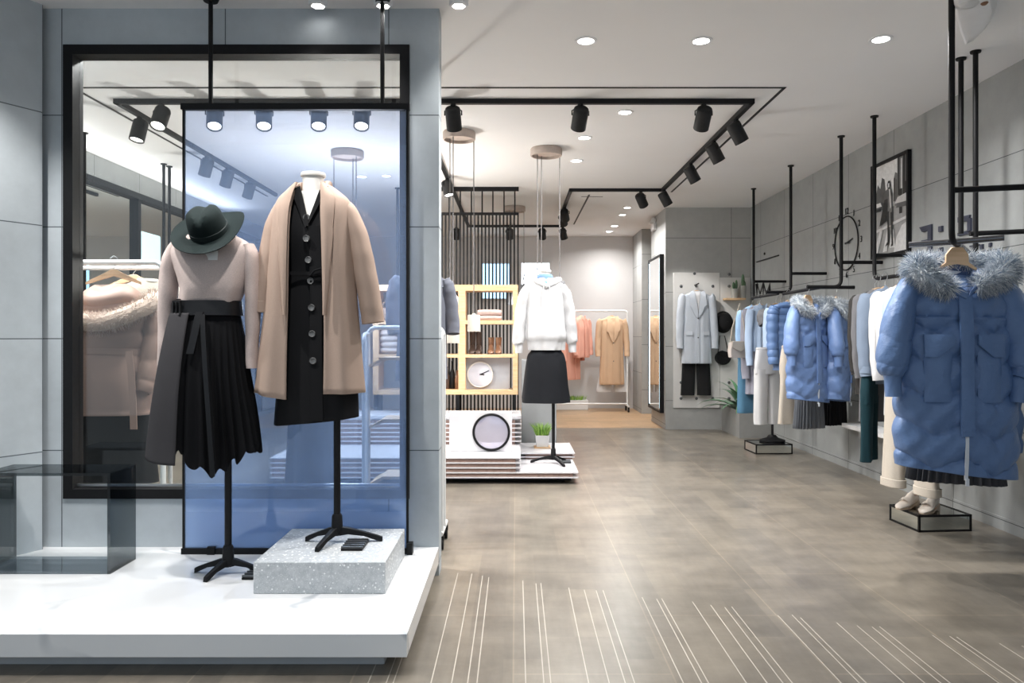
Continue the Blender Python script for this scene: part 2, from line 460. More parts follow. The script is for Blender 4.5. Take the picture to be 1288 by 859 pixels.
# inner left wall: grey band above a run of framed mirrors
struct(bx('wall_inner', (-4.25, YW + .13, 0), (-4.12, 13.5, CEIL), 'c_right'))
b = MB()
b.box2((-4.12, YW + .13, 2.765), (-4.05, 13.5, 2.83))
struct(b.build('trim_1', 'black'))
ys = [4.3, 5.55, 6.85, 8.15, 9.45, 10.75, 12.05, 13.4]
for i in range(len(ys) - 1):
    t = thing('wall_mirror', 'tall tinted mirror panel in a black frame along the inner side wall', 'mirror', (-4.12, ys[i], .1), 'mirror panels on the inner side wall')
    bx('mirror_glass', (-4.12, ys[i] + .03, .1), (-4.108, ys[i + 1] - .03, 2.765), 'mirror_dim', t)
    bx('frame', (-4.12, ys[i] - .03, .1), (-4.06, ys[i] + .03, 2.765), 'black', t)
# window_1: black frame and glass
t = thing('window_1', loc=(OX0, YW, OZ0), label=None, cat=None); t['kind'] = 'structure'
b = MB(); w = .052
b.box2((OX0, YW - .012, OZ0), (OX0 + w, YW + .09, OZ1)); b.box2((OX1 - w, YW - .012, OZ0), (OX1, YW + .09, OZ1))
b.box2((OX0 + w, YW - .012, OZ1 - w), (OX1 - w, YW + .09, OZ1)); b.box2((OX0 + w, YW - .012, OZ0), (OX1 - w, YW + .09, OZ0 + w))
struct(b.build('window_frame', 'black', t, smooth=False))
b = MB(); zz = OZ0 + w
b.box2((OX0 + w, YW + .03, zz + .008), (OX1 - w, YW + .05, zz + .02))
struct(b.build('window_bead', 'steel', t, smooth=False))
struct(bx('window_glass', (OX0 + w, YW + .052, OZ0 + w), (OX1 - w, YW + .060, OZ1 - w), 'glass', t))
# shadow gap lines in the ceiling
def gap(name, pts, w=.022):
    b = MB()
    for p, q in zip(pts[:-1], pts[1:]):
        lo = [min(p[0], q[0]) - w / 2, min(p[1], q[1]) - w / 2, CEIL - .004]; hi = [max(p[0], q[0]) + w / 2, max(p[1], q[1]) + w / 2, CEIL + .01]
        b.box2(lo, hi)
    return struct(b.build(name, 'black_track', smooth=False))
gap('trim_2', [(-3.16, 9.6), (-3.16, 5.39), (1.916, 5.39), (1.916, 9.3)])
gap('trim_3', [(1.1, 9.62), (.84, 9.62)], .012)
gap('trim_4', [(.92, 9.5), (.92, 12.0)])
# light inlay lines in the entrance floor, starting along a slanted edge
b = MB()
xs = []
for k in range(-2, 5):
    for x0, pat in ((-.318, (0, .077, .137, .172)), (-.0535, (.09, .158, .184))):
        xs += [x0 + .59 * k + d for d in pat if -.62 < x0 + .59 * k + d < 2.6]
for x in xs:
    y1 = 4.02 - .405 * x + random.uniform(-.02, .02)
    if x < -.417: y1 = min(y1, 4.0)
    b.box2((x - .0019, 1.4, -.004), (x + .0019, y1, .0008))
M['inlay'] = plain('pale inlay', (.46, .42, .36), .5)
struct(b.build('trim_5', 'inlay', smooth=False))
# ================================================================== ceiling fixtures
DL_POWER, SP_POWER, WORLD, EXPOSURE = 26., 58., .58, .37
DOWNLIGHTS, SPOTS, PENDANTS = [], [], []
def downlight(px, py, label, r=.066, pw=1., square=False):
    Y = (CEIL - EYE) * FPX / (CY - py); x = ax(px, Y)
    t = thing('downlight', label, 'downlight', (x, Y, CEIL), 'recessed downlights')
    n = 6 if square else 32
    b = MB(); d = .03 if square else .006
    b.lathe([(r * .72, -.0015), (r * .75, -d), (r, -d * .9), (r * 1.01, 0), (r * .8, .0)], (x, Y, CEIL), n, cap0=False, cap1=False)
    rg = b.build('trim_ring', 'white_plastic', t)
    MB().lathe([(r * .72, -.004), (.001, -.004)], (x, Y, CEIL), n, cap0=False, cap1=True).build('lamp_disc', 'lamp', rg)
    DOWNLIGHTS.append((x, Y, pw))
downlight(737, 51, 'round recessed downlight above the open aisle, nearest the window wall')
downlight(882, 51, 'round recessed downlight in the ceiling above the middle of the aisle')
downlight(1108, 49, 'round recessed downlight closest to the merchandise wall')
downlight(786, 141, 'small downlight half hidden behind the second hanging spotlight')
downlight(735, 173, 'small downlight between the track and the second pendant canopy', .07)
downlight(725, 202, 'small downlight just beside the wire pendant above the white hoodie', .07)
downlight(789, 261, 'tiny downlight far back in the ceiling, first of the rear pair row', .06, .6)
downlight(783, 270, 'tiny dim downlight far back beneath the first rear one', .06, .6)
downlight(773, 284, 'bright tiny downlight close to the rear wall', .07, .6)
downlight(766, 291, 'last tiny downlight right at the rear wall', .07, .6)
downlight(455, 222, 'downlight glowing through the blue panel beside the pendant wires', .07)
downlight(486, 221, 'faint downlight seen through the blue panel near its edge', .06)
for px, lb in ((400, 'six-sided downlight above the white platform, between the two hanging rods'), (482, 'six-sided downlight beside the black rod of the blue panel'), (577, 'six-sided downlight at the ceiling edge past the window wall corner')):
    downlight(px, 1, lb, .05, 0., True)
# ---- track rails
def track(name, label, pts, closed=False):
    t = thing(name, label, 'lighting track', (pts[0][0], pts[0][1], CEIL), 'black lighting tracks')
    for p, q in zip(pts[:-1], pts[1:]):
        lo = [min(p[0], q[0]) - .019, min(p[1], q[1]) - .019, CEIL - .036]; hi = [max(p[0], q[0]) + .019, max(p[1], q[1]) + .019, CEIL]
        bx('rail', lo, hi, 'black_track', t)
    return t
TX0, TX1, TY0, TY1 = -2.99, 1.765, 5.66, 9.1
track('lighting_track', 'long black ceiling track framing the front of the shop', [(TX0, 9.4), (TX0, TY0), (TX1, TY0), (TX1, TY1), (.66, TY1), (.66, 10.7)])
track('lighting_track', 'black ceiling track running back over the slatted screen', [(-.76, 7.0), (-.76, 12.1), (.75, 12.1)])
HEADS = []
def head(x, y, tgt, label, lit=1., L=.17, r=.058, group='black track spotlights', cone=42):
    top = Vector((x, y, CEIL - .036))
    piv = top + Vector((0, 0, -.085))
    d = (Vector(tgt) - piv).normalized()
    t = thing('track_spotlight', label, 'spotlight', (x, y, CEIL - .036), group)
    b = MB(); b.cyl(top, top + Vector((0, 0, -.03)), .021, n=14); b.cyl(top + Vector((0, 0, -.03)), top + Vector((0, 0, -.042)), .012, n=10)
    b.build('adapter', 'black_track', t)
    side = d.cross(Vector((0, 0, 1))); side = side.normalized() if side.length > .1 else Vector((1, 0, 0))
    z0 = top + Vector((0, 0, -.04)); q = piv + d * .0
    pts = [q + side * (r + .006) , z0 + side * (r + .006) + Vector((0, 0, -.012)), z0 + side * (r - .012), z0 - side * (r - .012), z0 - side * (r + .006) + Vector((0, 0, -.012)), q - side * (r + .006)]
    MB().tube(pts, .005, 8).build('yoke', 'black_track', t)
    R = d.to_track_quat('Z', 'Y').to_matrix()
    a = -L * .36; e = L * .64
    b = MB(); b.lathe([(.001, a), (r * .8, a), (r * .93, a + .006), (r, a + .02), (r, e), (r * .86, e), (r * .80, e - .012), (.001, e - .012)], piv, 26, R, False, False)
    hs = b.build('lamp_housing', 'head', t)
    MB().lathe([(r * .8, e - .010), (.001, e - .0098)], piv, 26, R, False, True).build('lens', 'lens', hs)
    SPOTS.append((tuple(piv + d * (e + .01)), tuple(piv + d * 3), lit, cone))
yF = TY0
head(ax(203, yF), yF, (-2.75, 4.75, 1.2), 'black spotlight at the track corner above the pink coat', 1.0)
head(ax(270, yF), yF, (-1.85, 4.5, .5), 'black spotlight peeking under the blue panel top bar above the hat', 1.0)
head(ax(332, yF), yF, (-1.50, 4.5, .5), 'second lit spotlight from the rod, shining through the blue panel', 1.0)
head(ax(401, yF), yF, (-1.20, 4.5, .5), 'third lit spotlight through the blue panel, straight above the tan coat', 1.0)
head(ax(455, yF), yF, (-1.00, 4.5, .5), 'fourth lit spotlight through the blue panel, near its edge', 1.0)
head(ax(570, yF), yF, (-.35, 7.6, .4), 'dark spotlight above the first round pendant canopy', 1.0)
head(ax(730, yF), yF, (.30, 7.1, 1.5), 'dark tilted spotlight in the middle of the front track', .4)
head(ax(885, yF), yF, (1.35, 8.4, .2), 'dark upright spotlight on the front track near its corner', 1.0)
for px, py, lb, tg, pw in ((930, 150, 'first spotlight from the corner on the side track, aimed at the coats', (2.6, 5.0, 1.0), 1.0), (900, 177, 'second spotlight from the corner on the side track', (2.75, 5.7, 1.1), .7),
                       (871, 205, 'third spotlight from the corner on the side track', (2.75, 6.8, 1.0), 1.1), (841, 240, 'last spotlight at the far end of the side track', (2.85, 8.4, 1.0), 1.7)):
    Y = min((CEIL - EYE) * FPX / (CY - py) - .12, TY1 - .1)
    head(TX1, Y, (3.1, Y + .45, .75), lb, pw)
head(ax(806, TY1), TY1, (2.5, 10.45, 1.4), 'spotlight on the rear rail beside the far end of the side track', 1.3)
for px, py, lb in ((262, 195, 'first spotlight on the left side track, dim behind the blue panel'), (290, 210, 'middle spotlight of three on the slanting track behind the blue panel'), (320, 226, 'third spotlight on the slanting track, just above the coat collar')):
    Y = (CEIL - EYE) * FPX / (CY - py) - .1
    head(TX0, Y, (-3.8, Y + .6, 1.0), lb, .5)
for Y, lb, tg in ((6.35, 'spotlight hanging behind the one above the pink coat', (-3.2, 5.6, 1.2)), ):
    head(TX0 + .0, Y - .35, tg, lb, .6)
for px, lb, tg in ((574, 'small far spotlight behind the slats, near their first bars', (-.8, 13.3, 1.2)), (641, 'small far spotlight behind the end of the slatted screen', (-.1, 13.3, 1.4)), (682, 'small far tilted spotlight between the pendant wires', (.6, 13.3, 1.2))):
    head(ax(px, 12.1), 12.1, tg, lb, .3)
for Y, lb in ((10.25, 'nearest of three spotlights bunched at the rear rail end'), (10.65, 'middle of three spotlights bunched at the rear rail end')):
    head(.66, Y, (1.2, 12.9, 1.0), lb, .35)
head(.75, 12.1, (1.3, 13.0, 1.1), 'farthest of three spotlights bunched at the rear rail end', .35)
head(-.76, 8.35, (-.3, 8.0, 1.0), 'spotlight close to the window wall corner, above the slats', .8)
# ---- pendants: a flat round canopy with three wires and small paper shades
M['canopy'] = plain('pale wood canopy', (.50, .42, .37), .6, var=.08, scale=20)
M['wire'] = plain('pendant wire', (.16, .15, .15), .5)
M['shade'] = plain('linen shade', (.68, .62, .54), .8, var=.04, scale=40)
M['shade_grey'] = plain('grey shade', (.25, .25, .26), .8, var=.04, scale=40)
def pendant(px, py, r, wires, label, smat='shade', rod=None):
    Y = (CEIL - EYE) * FPX / (CY - py); x = ax(px, Y)
    t = thing('pendant_lamp', label, 'pendant lamp', (x, Y, CEIL), 'wire pendants with round canopies')
    MB().lathe([(r * .96, 0), (r, -.008), (r, -.062), (r * .97, -.07), (r * .90, -.07), (r * .88, -.045), (.001, -.04)], (x, Y, CEIL), 40, cap0=False, cap1=False).build('canopy', 'canopy', t)
    for k, (wx, dy, pyb, s) in enumerate(wires):
        X = ax(wx, Y + dy); zb = az(pyb, Y + dy)
        MB().cyl((X, Y + dy, CEIL - .04), (X, Y + dy, zb), .0042, n=8).build('wire', 'wire', t)
        if s:
            sw, sh = s
            MB().lathe([(.012, 0), (.016, -.012), (sw * .96, -.014), (sw, -.02), (sw, -sh), (sw * .95, -sh), (sw * .94, -.03), (.02, -.024)], (X, Y + dy, zb), 28, cap0=False, cap1=False).build('lamp_shade', smat, t)
    PENDANTS.append((x, Y))
    return t
pendant(577.5, 166, .142, [(566, .06, 381, (.055, .16)), (570, -.1, 408, (.055, .16)), (596, .04, 394, (.055, .16))], 'round pendant canopy nearest the window wall with three linen shades on wires')
pendant(687, 187, .15, [(676, .05, 356, (.05, .13)), (681, .11, 372, (.05, .13)), (704, .1, 352, (.05, .13))], 'round pendant canopy with wires dropping behind the white hoodie', 'shade_grey')
pendant(647, 260, .15, [(641, .05, 366, (.052, .19)), (646, -.06, 368, None), (659, .04, 357, (.052, .16))], 'small far round pendant canopy behind the slatted screen', 'shade_grey')
pendant(437, 190, .155, [(420, .05, 352, (.05, .13)), (444, .11, 368, (.05, .13)), (448, -.05, 360, (.05, .13))], 'round pendant canopy tinted blue behind the hanging panel', 'shade_grey')

# unseen downlights added above the window's top edge to brighten the interior
for x, lb in ((-3.3, 'unseen downlight added just inside the window at the inner side wall'), (-2.2, 'unseen downlight added just inside the window above the clothes rack'), (-1.2, 'unseen downlight added just inside the window above the blue panel')):
    t = thing('downlight', lb, 'downlight', (x, 4.5, CEIL), 'recessed downlights')
    MB().lathe([(.05, -.0015), (.052, -.006), (.066, -.0055), (.067, 0), (.05, .0)], (x, 4.5, CEIL), 32, cap0=False, cap1=False).build('trim_ring', 'white_plastic', t)
    MB().lathe([(.05, -.004), (.001, -.004)], (x, 4.5, CEIL), 32, cap0=False, cap1=True).build('lamp_disc', 'lamp', t)
    DOWNLIGHTS.append((x, 4.5, 1.0 if x > -3 else 1.8))
for (x, y, tx, ty, tz, pw) in ((-1.04, 3.96, -1.5, 3.55, 1.2, 3.2), (-.70, 3.95, -.95, 3.62, 1.3, 3.2), (-.3, 3.97, -.8, 3.4, .6, 2.0)): pass
# ================================================================== window platform and its display
PZ = .156
M['granite_grey'] = plain('grey platform base', (.42, .44, .46), .5, var=.03)
t = thing('display_platform', 'low white marble display platform along the window wall', 'platform', (-1.9, 3.4, 0))
def pl_poly(y0, x1, z, ext):
    """platform outline at height z: front edge y0, aisle edge x1, window wall, splayed wall"""
    return [(-4.6, y0, z), (x1, y0, z), (x1, YW + .0, z), (-2.62, YW, z), (-2.62 - .55 * 1.98, YW - 1.98, z), (-4.6, 2.1, z)]
def plat(name, y0, x1, z0, z1, mat):
    P = [(-3.27, y0, z0), (x1, y0, z0), (x1, YW, z0), (-2.62, YW, z0)]
    k = (YW - y0); P[0] = (-2.62 - .55 * k, y0, z0)
    return MB().prism(P, (0, 0, z1 - z0)).build(name, mat, t, bevel=.002)
plat('top_slab', 2.895, -.418, .066, PZ, 'marble')
plat('base', 2.985, -.52, 0, .066, 'granite_grey')
# ---- smoked acrylic box
t = thing('acrylic_box', 'smoked grey see-through acrylic box standing on the marble platform', 'display box', (-2.25, 3.74, PZ))
X0, X1, Y0, Y1, Z1 = -2.57, -1.945, 3.62, 3.865, .641; w = .014
bx('side_panel', (X0, Y0, PZ), (X0 + w, Y1, Z1 - w), 'smoke', t); bx('side_panel', (X1 - w, Y0, PZ), (X1, Y1, Z1 - w), 'smoke', t)
bx('top_panel', (X0, Y0, Z1 - w), (X1, Y1, Z1), 'smoke', t); bx('bottom_panel', (X0 + w + .001, Y0, PZ + .001), (X1 - w - .001, Y1, PZ + w), 'smoke_light', t)
# ---- hanging blue panel
M['blue_film'] = see_through('blue film glass', (.86, .90, 1.0), .03, .0, (.48, .66, 1.0), .10, (.70, .82, 1.0), .32, 0., 2.2)
t = thing('hanging_panel', 'transparent blue panel hung on two black rods in front of the window', 'blue panel', (-1.16, 3.96, PZ))
PX0, PX1, PY = ax(230, 3.96), ax(514, 3.96), 3.96
pt, pb = az(136, PY), az(690, PY)
bx('panel_sheet', (PX0 + .006, PY - .004, pb), (PX1 - .006, PY + .004, pt), 'blue_film', t)
bx('top_bar', (PX0 - .006, PY - .016, pt - .01), (PX1 + .006, PY + .016, pt + .022), 'black', t)
bx('bottom_bar', (PX0 - .004, PY - .014, pb - .028), (PX1 + .004, PY + .014, pb + .004), 'black', t)
bx('side_edge', (PX0, PY - .007, pb), (PX0 + .012, PY + .007, pt), 'black', t); bx('side_edge', (PX1 - .012, PY - .007, pb), (PX1, PY + .007, pt), 'black', t)
b = MB(); b.box((ax(267, PY), PY, pb - .012), (.04, .045, .05)); b.build('clamp', 'black', t)
b = MB(); b.box((PX1 + .008, PY, pb - .005), (.028, .05, .075)); b.build('clamp', 'black', t)
for px in (265, 481):
    x = ax(px, PY)
    b = MB(); b.cyl((x, PY, pt + .02), (x, PY, CEIL - .01), .0115, n=14); b.build('rod', 'black', t)
    MB().lathe([(.001, -.022), (.036, -.020), (.044, 0), (.001, 0)], (x, PY, CEIL), 24, cap0=False).build('ceiling_cap', 'black', t)
# ---- terrazzo plinth
t = bx('plinth', (-1.163, 3.342, PZ), (-.578, 3.925, .297), 'terrazzo', None, .004)
tag(t, 'square speckled terrazzo plinth under the tan coat mannequin', 'plinth')
# ---- mannequin stand: pole with a three-legged flat foot
def stand(t, x, y, z0, ztop, legs, r=.0165, mat='black'):
    b = MB(); b.cyl((x, y, z0 + .05), (x, y, ztop), r, n=18); b.build('pole', mat, t)
    b = MB(); b.lathe([(r * 1.2, z0 + .135), (r * 1.5, z0 + .125), (r * 1.75, z0 + .04), (r * 1.3, z0 + .035)], (x, y, 0), 20); b.build('pole_socket', mat, t)
    for ang, L in legs:
        d = Vector((math.cos(math.radians(ang)), math.sin(math.radians(ang)), 0)); n = Vector((-d.y, d.x, 0))
        rings = []
        for s_, zt, zb, w in ((.0, .075, .03, .020), (.25, .068, .038, .018), (.6, .048, .028, .015), (.88, .031, .006, .013), (1, .022, 0, .011)):
            p = Vector((x, y, z0)) + d * L * s_
            rings.append([p - n * w + Vector((0, 0, zb)), p + n * w + Vector((0, 0, zb)), p + n * w * .7 + Vector((0, 0, zt)), p - n * w * .7 + Vector((0, 0, zt))])
        MB().loft(rings).build('leg', mat, t, bevel=.002)
def dress_form(t, x, y, zneck, zsh, zbot, wsh, mat='mannequin', cap=True):
    """neck, shoulders and torso of a headless bust, standing under the clothes"""
    rows = [(zneck, -.052, .052, .05, .05), (zneck - .05, -.050, .050, .05, .05), (zsh + .035, -.062, .062, .056, .055), (zsh, -.11, .11, .065, .06), (zsh - .05, -wsh * .72, wsh * .72, .07, .07),
            (zsh - .18, -wsh * .62, wsh * .62, .095, .075), (zsh - .40, -wsh * .5, wsh * .5, .075, .065), (zsh - .58, -wsh * .6, wsh * .6, .085, .09), (zbot, -wsh * .55, wsh * .55, .08, .08)]
    b = cloth_body(rows, 36, 5, .92, hem=.01, topcap=False)
    b.xf(Matrix.Translation((x, y, 0))); b.build('torso', mat, t)
    if cap:
        MB().lathe([(.001, zneck - .004), (.058, zneck - .004), (.061, zneck + .002), (.058, zneck + .016), (.03, zneck + .021), (.001, zneck + .0215)], (x, y, 0), 30, cap0=False, cap1=False).build('neck_cap', mat, t)
# ---------------- left mannequin: sweater, skirt, hat
Y1_, S1 = 3.64, 3.64 / FPX
mx = ax(267, Y1_); px_ = ax(287, Y1_)
M['sweater'] = fabric('dusty pink knit', (.52, .43, .40), .9, .06, 8, 260, .3, .35, wrinkle=2.)
M['hat_felt'] = fabric('bottle green felt', (.007, .013, .013), .9, .1, 8, 500, .2, .4)
M['hat_band'] = fabric('black grosgrain', (.012, .018, .018), .6)
M['skirt_grey'] = fabric('charcoal wool', (.040, .038, .041), .9, .06, 5, 500, .2, .08)
M['skirt_black'] = fabric('black crepe', (.006, .006, .007), .8, .1, 8, 420, .15, .0, .1)
M['leather'] = plain('black leather', (.007, .007, .008), .38, var=.2, scale=30, spec=.28)
t = thing('mannequin', 'headless mannequin on a black tripod pole wearing the felt hat and pleated skirt', 'mannequin', (px_, Y1_, PZ), 'mannequins on tripod poles')
stand(t, px_, Y1_, PZ, az(560, Y1_), [(176, .165), (-112, .15), (4, .15)])
dress_form(t, mx, Y1_, az(284, Y1_), az(306, Y1_), az(520, Y1_), .185, cap=False)
MB().tube([(px_, Y1_, az(562, Y1_)), (px_ - .02, Y1_, az(530, Y1_)), (mx, Y1_, az(515, Y1_))], .016, 12).build('pole_neck', 'black', t)
def pxrows(rows, Y, xc):
    return [(az(py, Y), ax(xl, Y) - xc, ax(xr, Y) - xc, df, db) for py, xl, xr, df, db in rows]
t = thing('sweater', 'dusty pink knit sweater tucked into the dark skirt, under the hat', 'sweater', (mx, Y1_, az(380, Y1_)))
rows = pxrows([(293, 246, 289, .066, .062), (298, 234, 300, .075, .07), (306, 221, 313, .085, .08), (318, 214, 319, .098, .095), (338, 222, 314, .115, .10), (360, 229, 309, .118, .10), (374, 228, 304, .105, .095), (386, 226, 299, .09, .085), (392, 228, 297, .08, .08)], Y1_, mx)
b = cloth_body(rows, 64, 6, .85, [(5, .6, 2), (9, .4, -3), (3, .5, 1)], (.0015, .007), seed=3); b.xf(Matrix.Translation((mx, Y1_, 0)))
b.build('knit_body', 'sweater', t)
for sgn, pts in ((-1, [(224, 308, .03, .05), (217, 325, .043, .06), (212, 360, .044, .055), (210, 400, .04, .045), (208, 440, .034, .04), (206.5, 468, .03, .035)]), (1, [(311, 309, .03, .05), (317, 328, .038, .06), (318, 360, .036, .055), (318, 400, .034, .045), (317, 440, .03, .04), (317, 463, .028, .035)])):
    P = [(ax(x, Y1_), Y1_ + .0, az(y, Y1_), a_, d_) for x, y, a_, d_ in pts]
    sleeve(P, 26, 7, .03, .035, 5 + sgn).build('sleeve', 'sweater', t)
b = MB(); zt = az(324, Y1_); b.box((ax(273, Y1_), Y1_ - .103, zt), (.088, .0015, .046), R=Matrix.Rotation(-.2, 3, 'X')); tg = b.build('paper_tag', 'skin_linen', t); tg['label'] = 'white paper tag at the neckline'
# skirt
t = thing('skirt', 'long black pleated skirt with a charcoal wrap front and belt', 'skirt', (mx, Y1_, az(590, Y1_)))
rows = pxrows([(377, 224, 299, .088, .088), (388, 223, 299, .092, .09), (404, 219, 302, .105, .10), (430, 214, 306, .125, .115), (470, 207, 311, .145, .13), (510, 201, 317, .155, .145), (545, 197, 322, .16, .15), (566, 195, 325, .165, .155)], Y1_, mx)
def hemf(x, th):
    z = .02 * math.sin(th * 21)
    px = CX + (x + mx) / S1
    if math.sin(th) < .2:
        if px < 245: z += .02
        elif px < 290: z += -.085 * min(1, (px - 240) / 40)
        else: z += -.085 + .10 * (px - 290) / 35
    return z
def pleat(x, y, z, th):
    px = CX + (x + mx) / S1
    k = min(1., max(0., (az(395, Y1_) - z) / .5))
    return .012 * k * math.sin(th * 30) if px > 240 else 0.
b = cloth_body(rows, 240, 7, .86, [(4, .6, 1), (7, .5, -2)], (.0, .016), seed=11, hemf=hemf, puff=pleat); b.xf(Matrix.Translation((mx, Y1_, 0)))
b.build('pleated_skirt', 'skirt_black', t, angle=60)
def wrap_panel():
    mb = MB(); g = []
    S = catmull(rows, 7)
    for i, (z, xl, xr, df, db) in enumerate(S):
        k = i / (len(S) - 1)
        if z > az(392, Y1_): continue
        r = []
        for j in range(26):
            u = j / 25; th = PI * 1.0 + u * (PI * .44)
            c, s_ = math.cos(th), math.sin(th)
            x = (xl + xr) / 2 + ((xr - xl) / 2 + .016 + .008 * k) * math.copysign(abs(c) ** .86, c)
            y = (df + .018 + .022 * k) * math.copysign(abs(s_) ** .86, s_)
            zz = z + k ** 2 * (-.02 - .02 * u)
            r.append((x + mx, y + Y1_, zz + .004 * math.sin(u * 6) * k))
        g.append(r)
    mb.loft(g, False, False, False); return mb
o = wrap_panel().build('wrap_panel', 'skirt_grey', t, solid=.006); o['label'] = 'charcoal wool wrap front'
b = MB()
for i, (py, dz) in enumerate(((381, 0), (396, 0))): pass
ringpts = []
n = 56
mb = MB(); rr = []
for py in (378, 379, 397, 398):
    z = az(py, Y1_); S = catmull(rows, 7); i = int(np.argmin(abs(S[:, 0] - z))); _, xl, xr, df, db = S[i]
    e = .016 if py in (379, 397) else .004
    rr.append([tuple(p + np.array([mx, Y1_, 0])) for p in ring((xl + xr) / 2, 0, z, (xr - xl) / 2 + e, df + e, db + e, n, .86)])
mb.loft(rr, True, False, False); mb.build('belt', 'leather', t, solid=.004)
# buckle
b = MB(); c = Vector((ax(234, Y1_), Y1_ - .098, az(389, Y1_)))
Rb = Matrix.Rotation(.55, 3, 'Z').inverted()
for dx, dz, sx, sz in ((-.026, 0, .007, .07), (.026, 0, .007, .07), (0, .033, .058, .007), (0, -.033, .058, .007), (.0, 0, .005, .06)):
    b.box(c + Rb @ Vector((dx, 0, dz)), (sx, .008, sz), R=Rb)
b.build('buckle', 'leather', t)
def ribbon(pts, w, name, mat, parent):
    return strip([(ax(x, Y1_), Y1_ - d, az(y, Y1_)) for x, y, d in pts], Vector((w, 0, 0)), .004).build(name, mat, parent)
ribbon([(264, 393, .118), (262, 410, .135), (260, 428, .152), (257, 444, .160)], .017, 'belt_tail', 'leather', t)
ribbon([(268, 396, .12), (272, 420, .150), (278, 470, .180), (284, 530, .195), (288, 590, .195)], .011, 'belt_tail', 'leather', t)
# hat
hx, hz = ax(264, 3.60), az(292, 3.60)
t = thing('felt_hat', 'dark green felt fedora resting on the shoulders of the pink sweater', 'hat', (hx, 3.60, hz))
Rh = Matrix.Rotation(math.radians(-8), 3, 'Y') @ Matrix.Rotation(math.radians(40), 3, 'X')
def hat_part(prof, fn=None, n=64):
    rings = []
    for r, z in prof:
        rg = []
        for j in range(n):
            th = 2 * PI * j / n; p = Vector((r * math.cos(th), r * 1.08 * math.sin(th), z))
            if fn: p = fn(p, th, r)
            rg.append(Rh @ p + Vector((hx, 3.60, hz)))
        rings.append(rg)
    return rings
def brimf(p, th, r):
    k = max(0, (r - .085) / .09)
    return p + Vector((0, 0, k * (.016 * math.cos(2 * th) + .006 * math.sin(3 * th + 1))))
def crownf(p, th, r):
    if p.z > .05:
        k = (p.z - .05) / .07
        p = p + Vector((0, 0, -.02 * k * math.exp(-((p.x) / .022) ** 2) * (1 if p.y > -.09 else .5)))
        if p.y < 0: p.x *= 1 - .2 * k * min(1, -p.y / .07)
    return p
b = MB(); b.loft(hat_part([(.06, .0), (.10, -.003), (.13, .002), (.16, .008), (.174, .012), (.1745, .016), (.16, .012), (.13, .006), (.10, .002), (.061, .006)], brimf), True, False, False)
b.build('brim', 'hat_felt', t)
b = MB(); b.loft(hat_part([(.089, 0), (.088, .03), (.086, .06), (.083, .085), (.076, .105), (.062, .117), (.04, .122), (.015, .123), (.002, .123)], crownf), True, False, True)
cr = b.build('crown', 'hat_felt', t)
b = MB(); b.loft(hat_part([(.0885, .004), (.0915, .006), (.0905, .028), (.0875, .030)]), True, False, False); b.build('hat_band', 'hat_band', cr)
# ---------------- right mannequin: black dress, tan coat
Y2, S2 = 3.68, 3.68 / FPX
dx_ = ax(394, Y2); pz2 = .297
M['dress_black'] = fabric('black wool dress', (.011, .011, .012), .85, .08, 6, 420, .2, .04, .1, wrinkle=1.2)
M['tan_coat'] = fabric('tan wool coat', (.385, .285, .23), .9, .05, 5, 520, .22, .4, wrinkle=.8)
M['button'] = plain('smoky button', (.12, .12, .12), .25, var=.3, scale=80)
t = thing('mannequin', 'headless mannequin with a bare white neck wearing the tan coat', 'mannequin', (ax(424, Y2), Y2, pz2), 'mannequins on tripod poles')
px2 = ax(424, Y2)
stand(t, px2, Y2, pz2, az(500, Y2), [(178, .155), (2, .22), (-106, .19)])
dress_form(t, dx_, Y2, az(222, Y2), az(262, Y2), az(515, Y2), .18)
t = thing('weight_plate', 'small black ribbed plate beside the tripod foot on the terrazzo plinth', 'ribbed plate', (ax(447, 3.62), 3.62, pz2), 'black ribbed plates beside the tripod feet')
def ribbed(t, x, y, z, w=.095, d=.1):
    b = MB(); b.box((x, y, z + .006), (w, d, .012)); b.build('plate', 'black', t, bevel=.002)
    for k in range(5): bx('rib', (x - w / 2, y - d / 2 + .004 + k * d / 5, z + .012), (x + w / 2, y - d / 2 + .012 + k * d / 5, z + .02), 'steel_dark', t)
M['steel_dark'] = plain('dark steel', (.10, .105, .11), .4, .3)
ribbed(t, ax(447, 3.60), 3.60, pz2, .1, .17)
t = thing('weight_plate', 'small black ribbed plate on the marble beside the plinth', 'ribbed plate', (ax(307, 3.62), 3.62, PZ), 'black ribbed plates beside the tripod feet')
ribbed(t, -1.235, 3.62, PZ, .1, .17)
# dress
t = thing('dress', 'black button-front dress worn under the open tan coat', 'dress', (dx_, Y2, az(530, Y2)))
rows = pxrows([(246, 378, 410, .060, .058), (256, 366, 421, .072, .064), (270, 357, 432, .086, .075), (300, 360, 432, .108, .085), (345, 364, 428, .088, .075), (390, 356, 436, .10, .09), (440, 352, 444, .112, .10), (490, 348, 448, .118, .105), (528, 345, 449, .120, .11)], Y2, dx_)
def dhem(x, th): return -.012 * (x / .2) - .006
b = cloth_body(rows, 72, 7, .85, [(5, .5, 1), (8, .4, -2)], (.001, .010), seed=4, hemf=lambda x, th: .018 * (x / .2) - .004)
# open the V of the neck: pull front centre down
for i, v in enumerate(b.v):
    x, y, z = v
    if y < 0 and z > az(292, Y2):
        k = max(0., 1 - abs(x - .002) / .052)
        b.v[i] = (x, y, z - k * .0)
b.xf(Matrix.Translation((dx_, Y2, 0))); b.build('dress_body', 'dress_black', t)
SR = catmull(rows, 7)
def dfront(z):
    i = int(np.argmin(abs(SR[:, 0] - z))); return SR[i, 3]
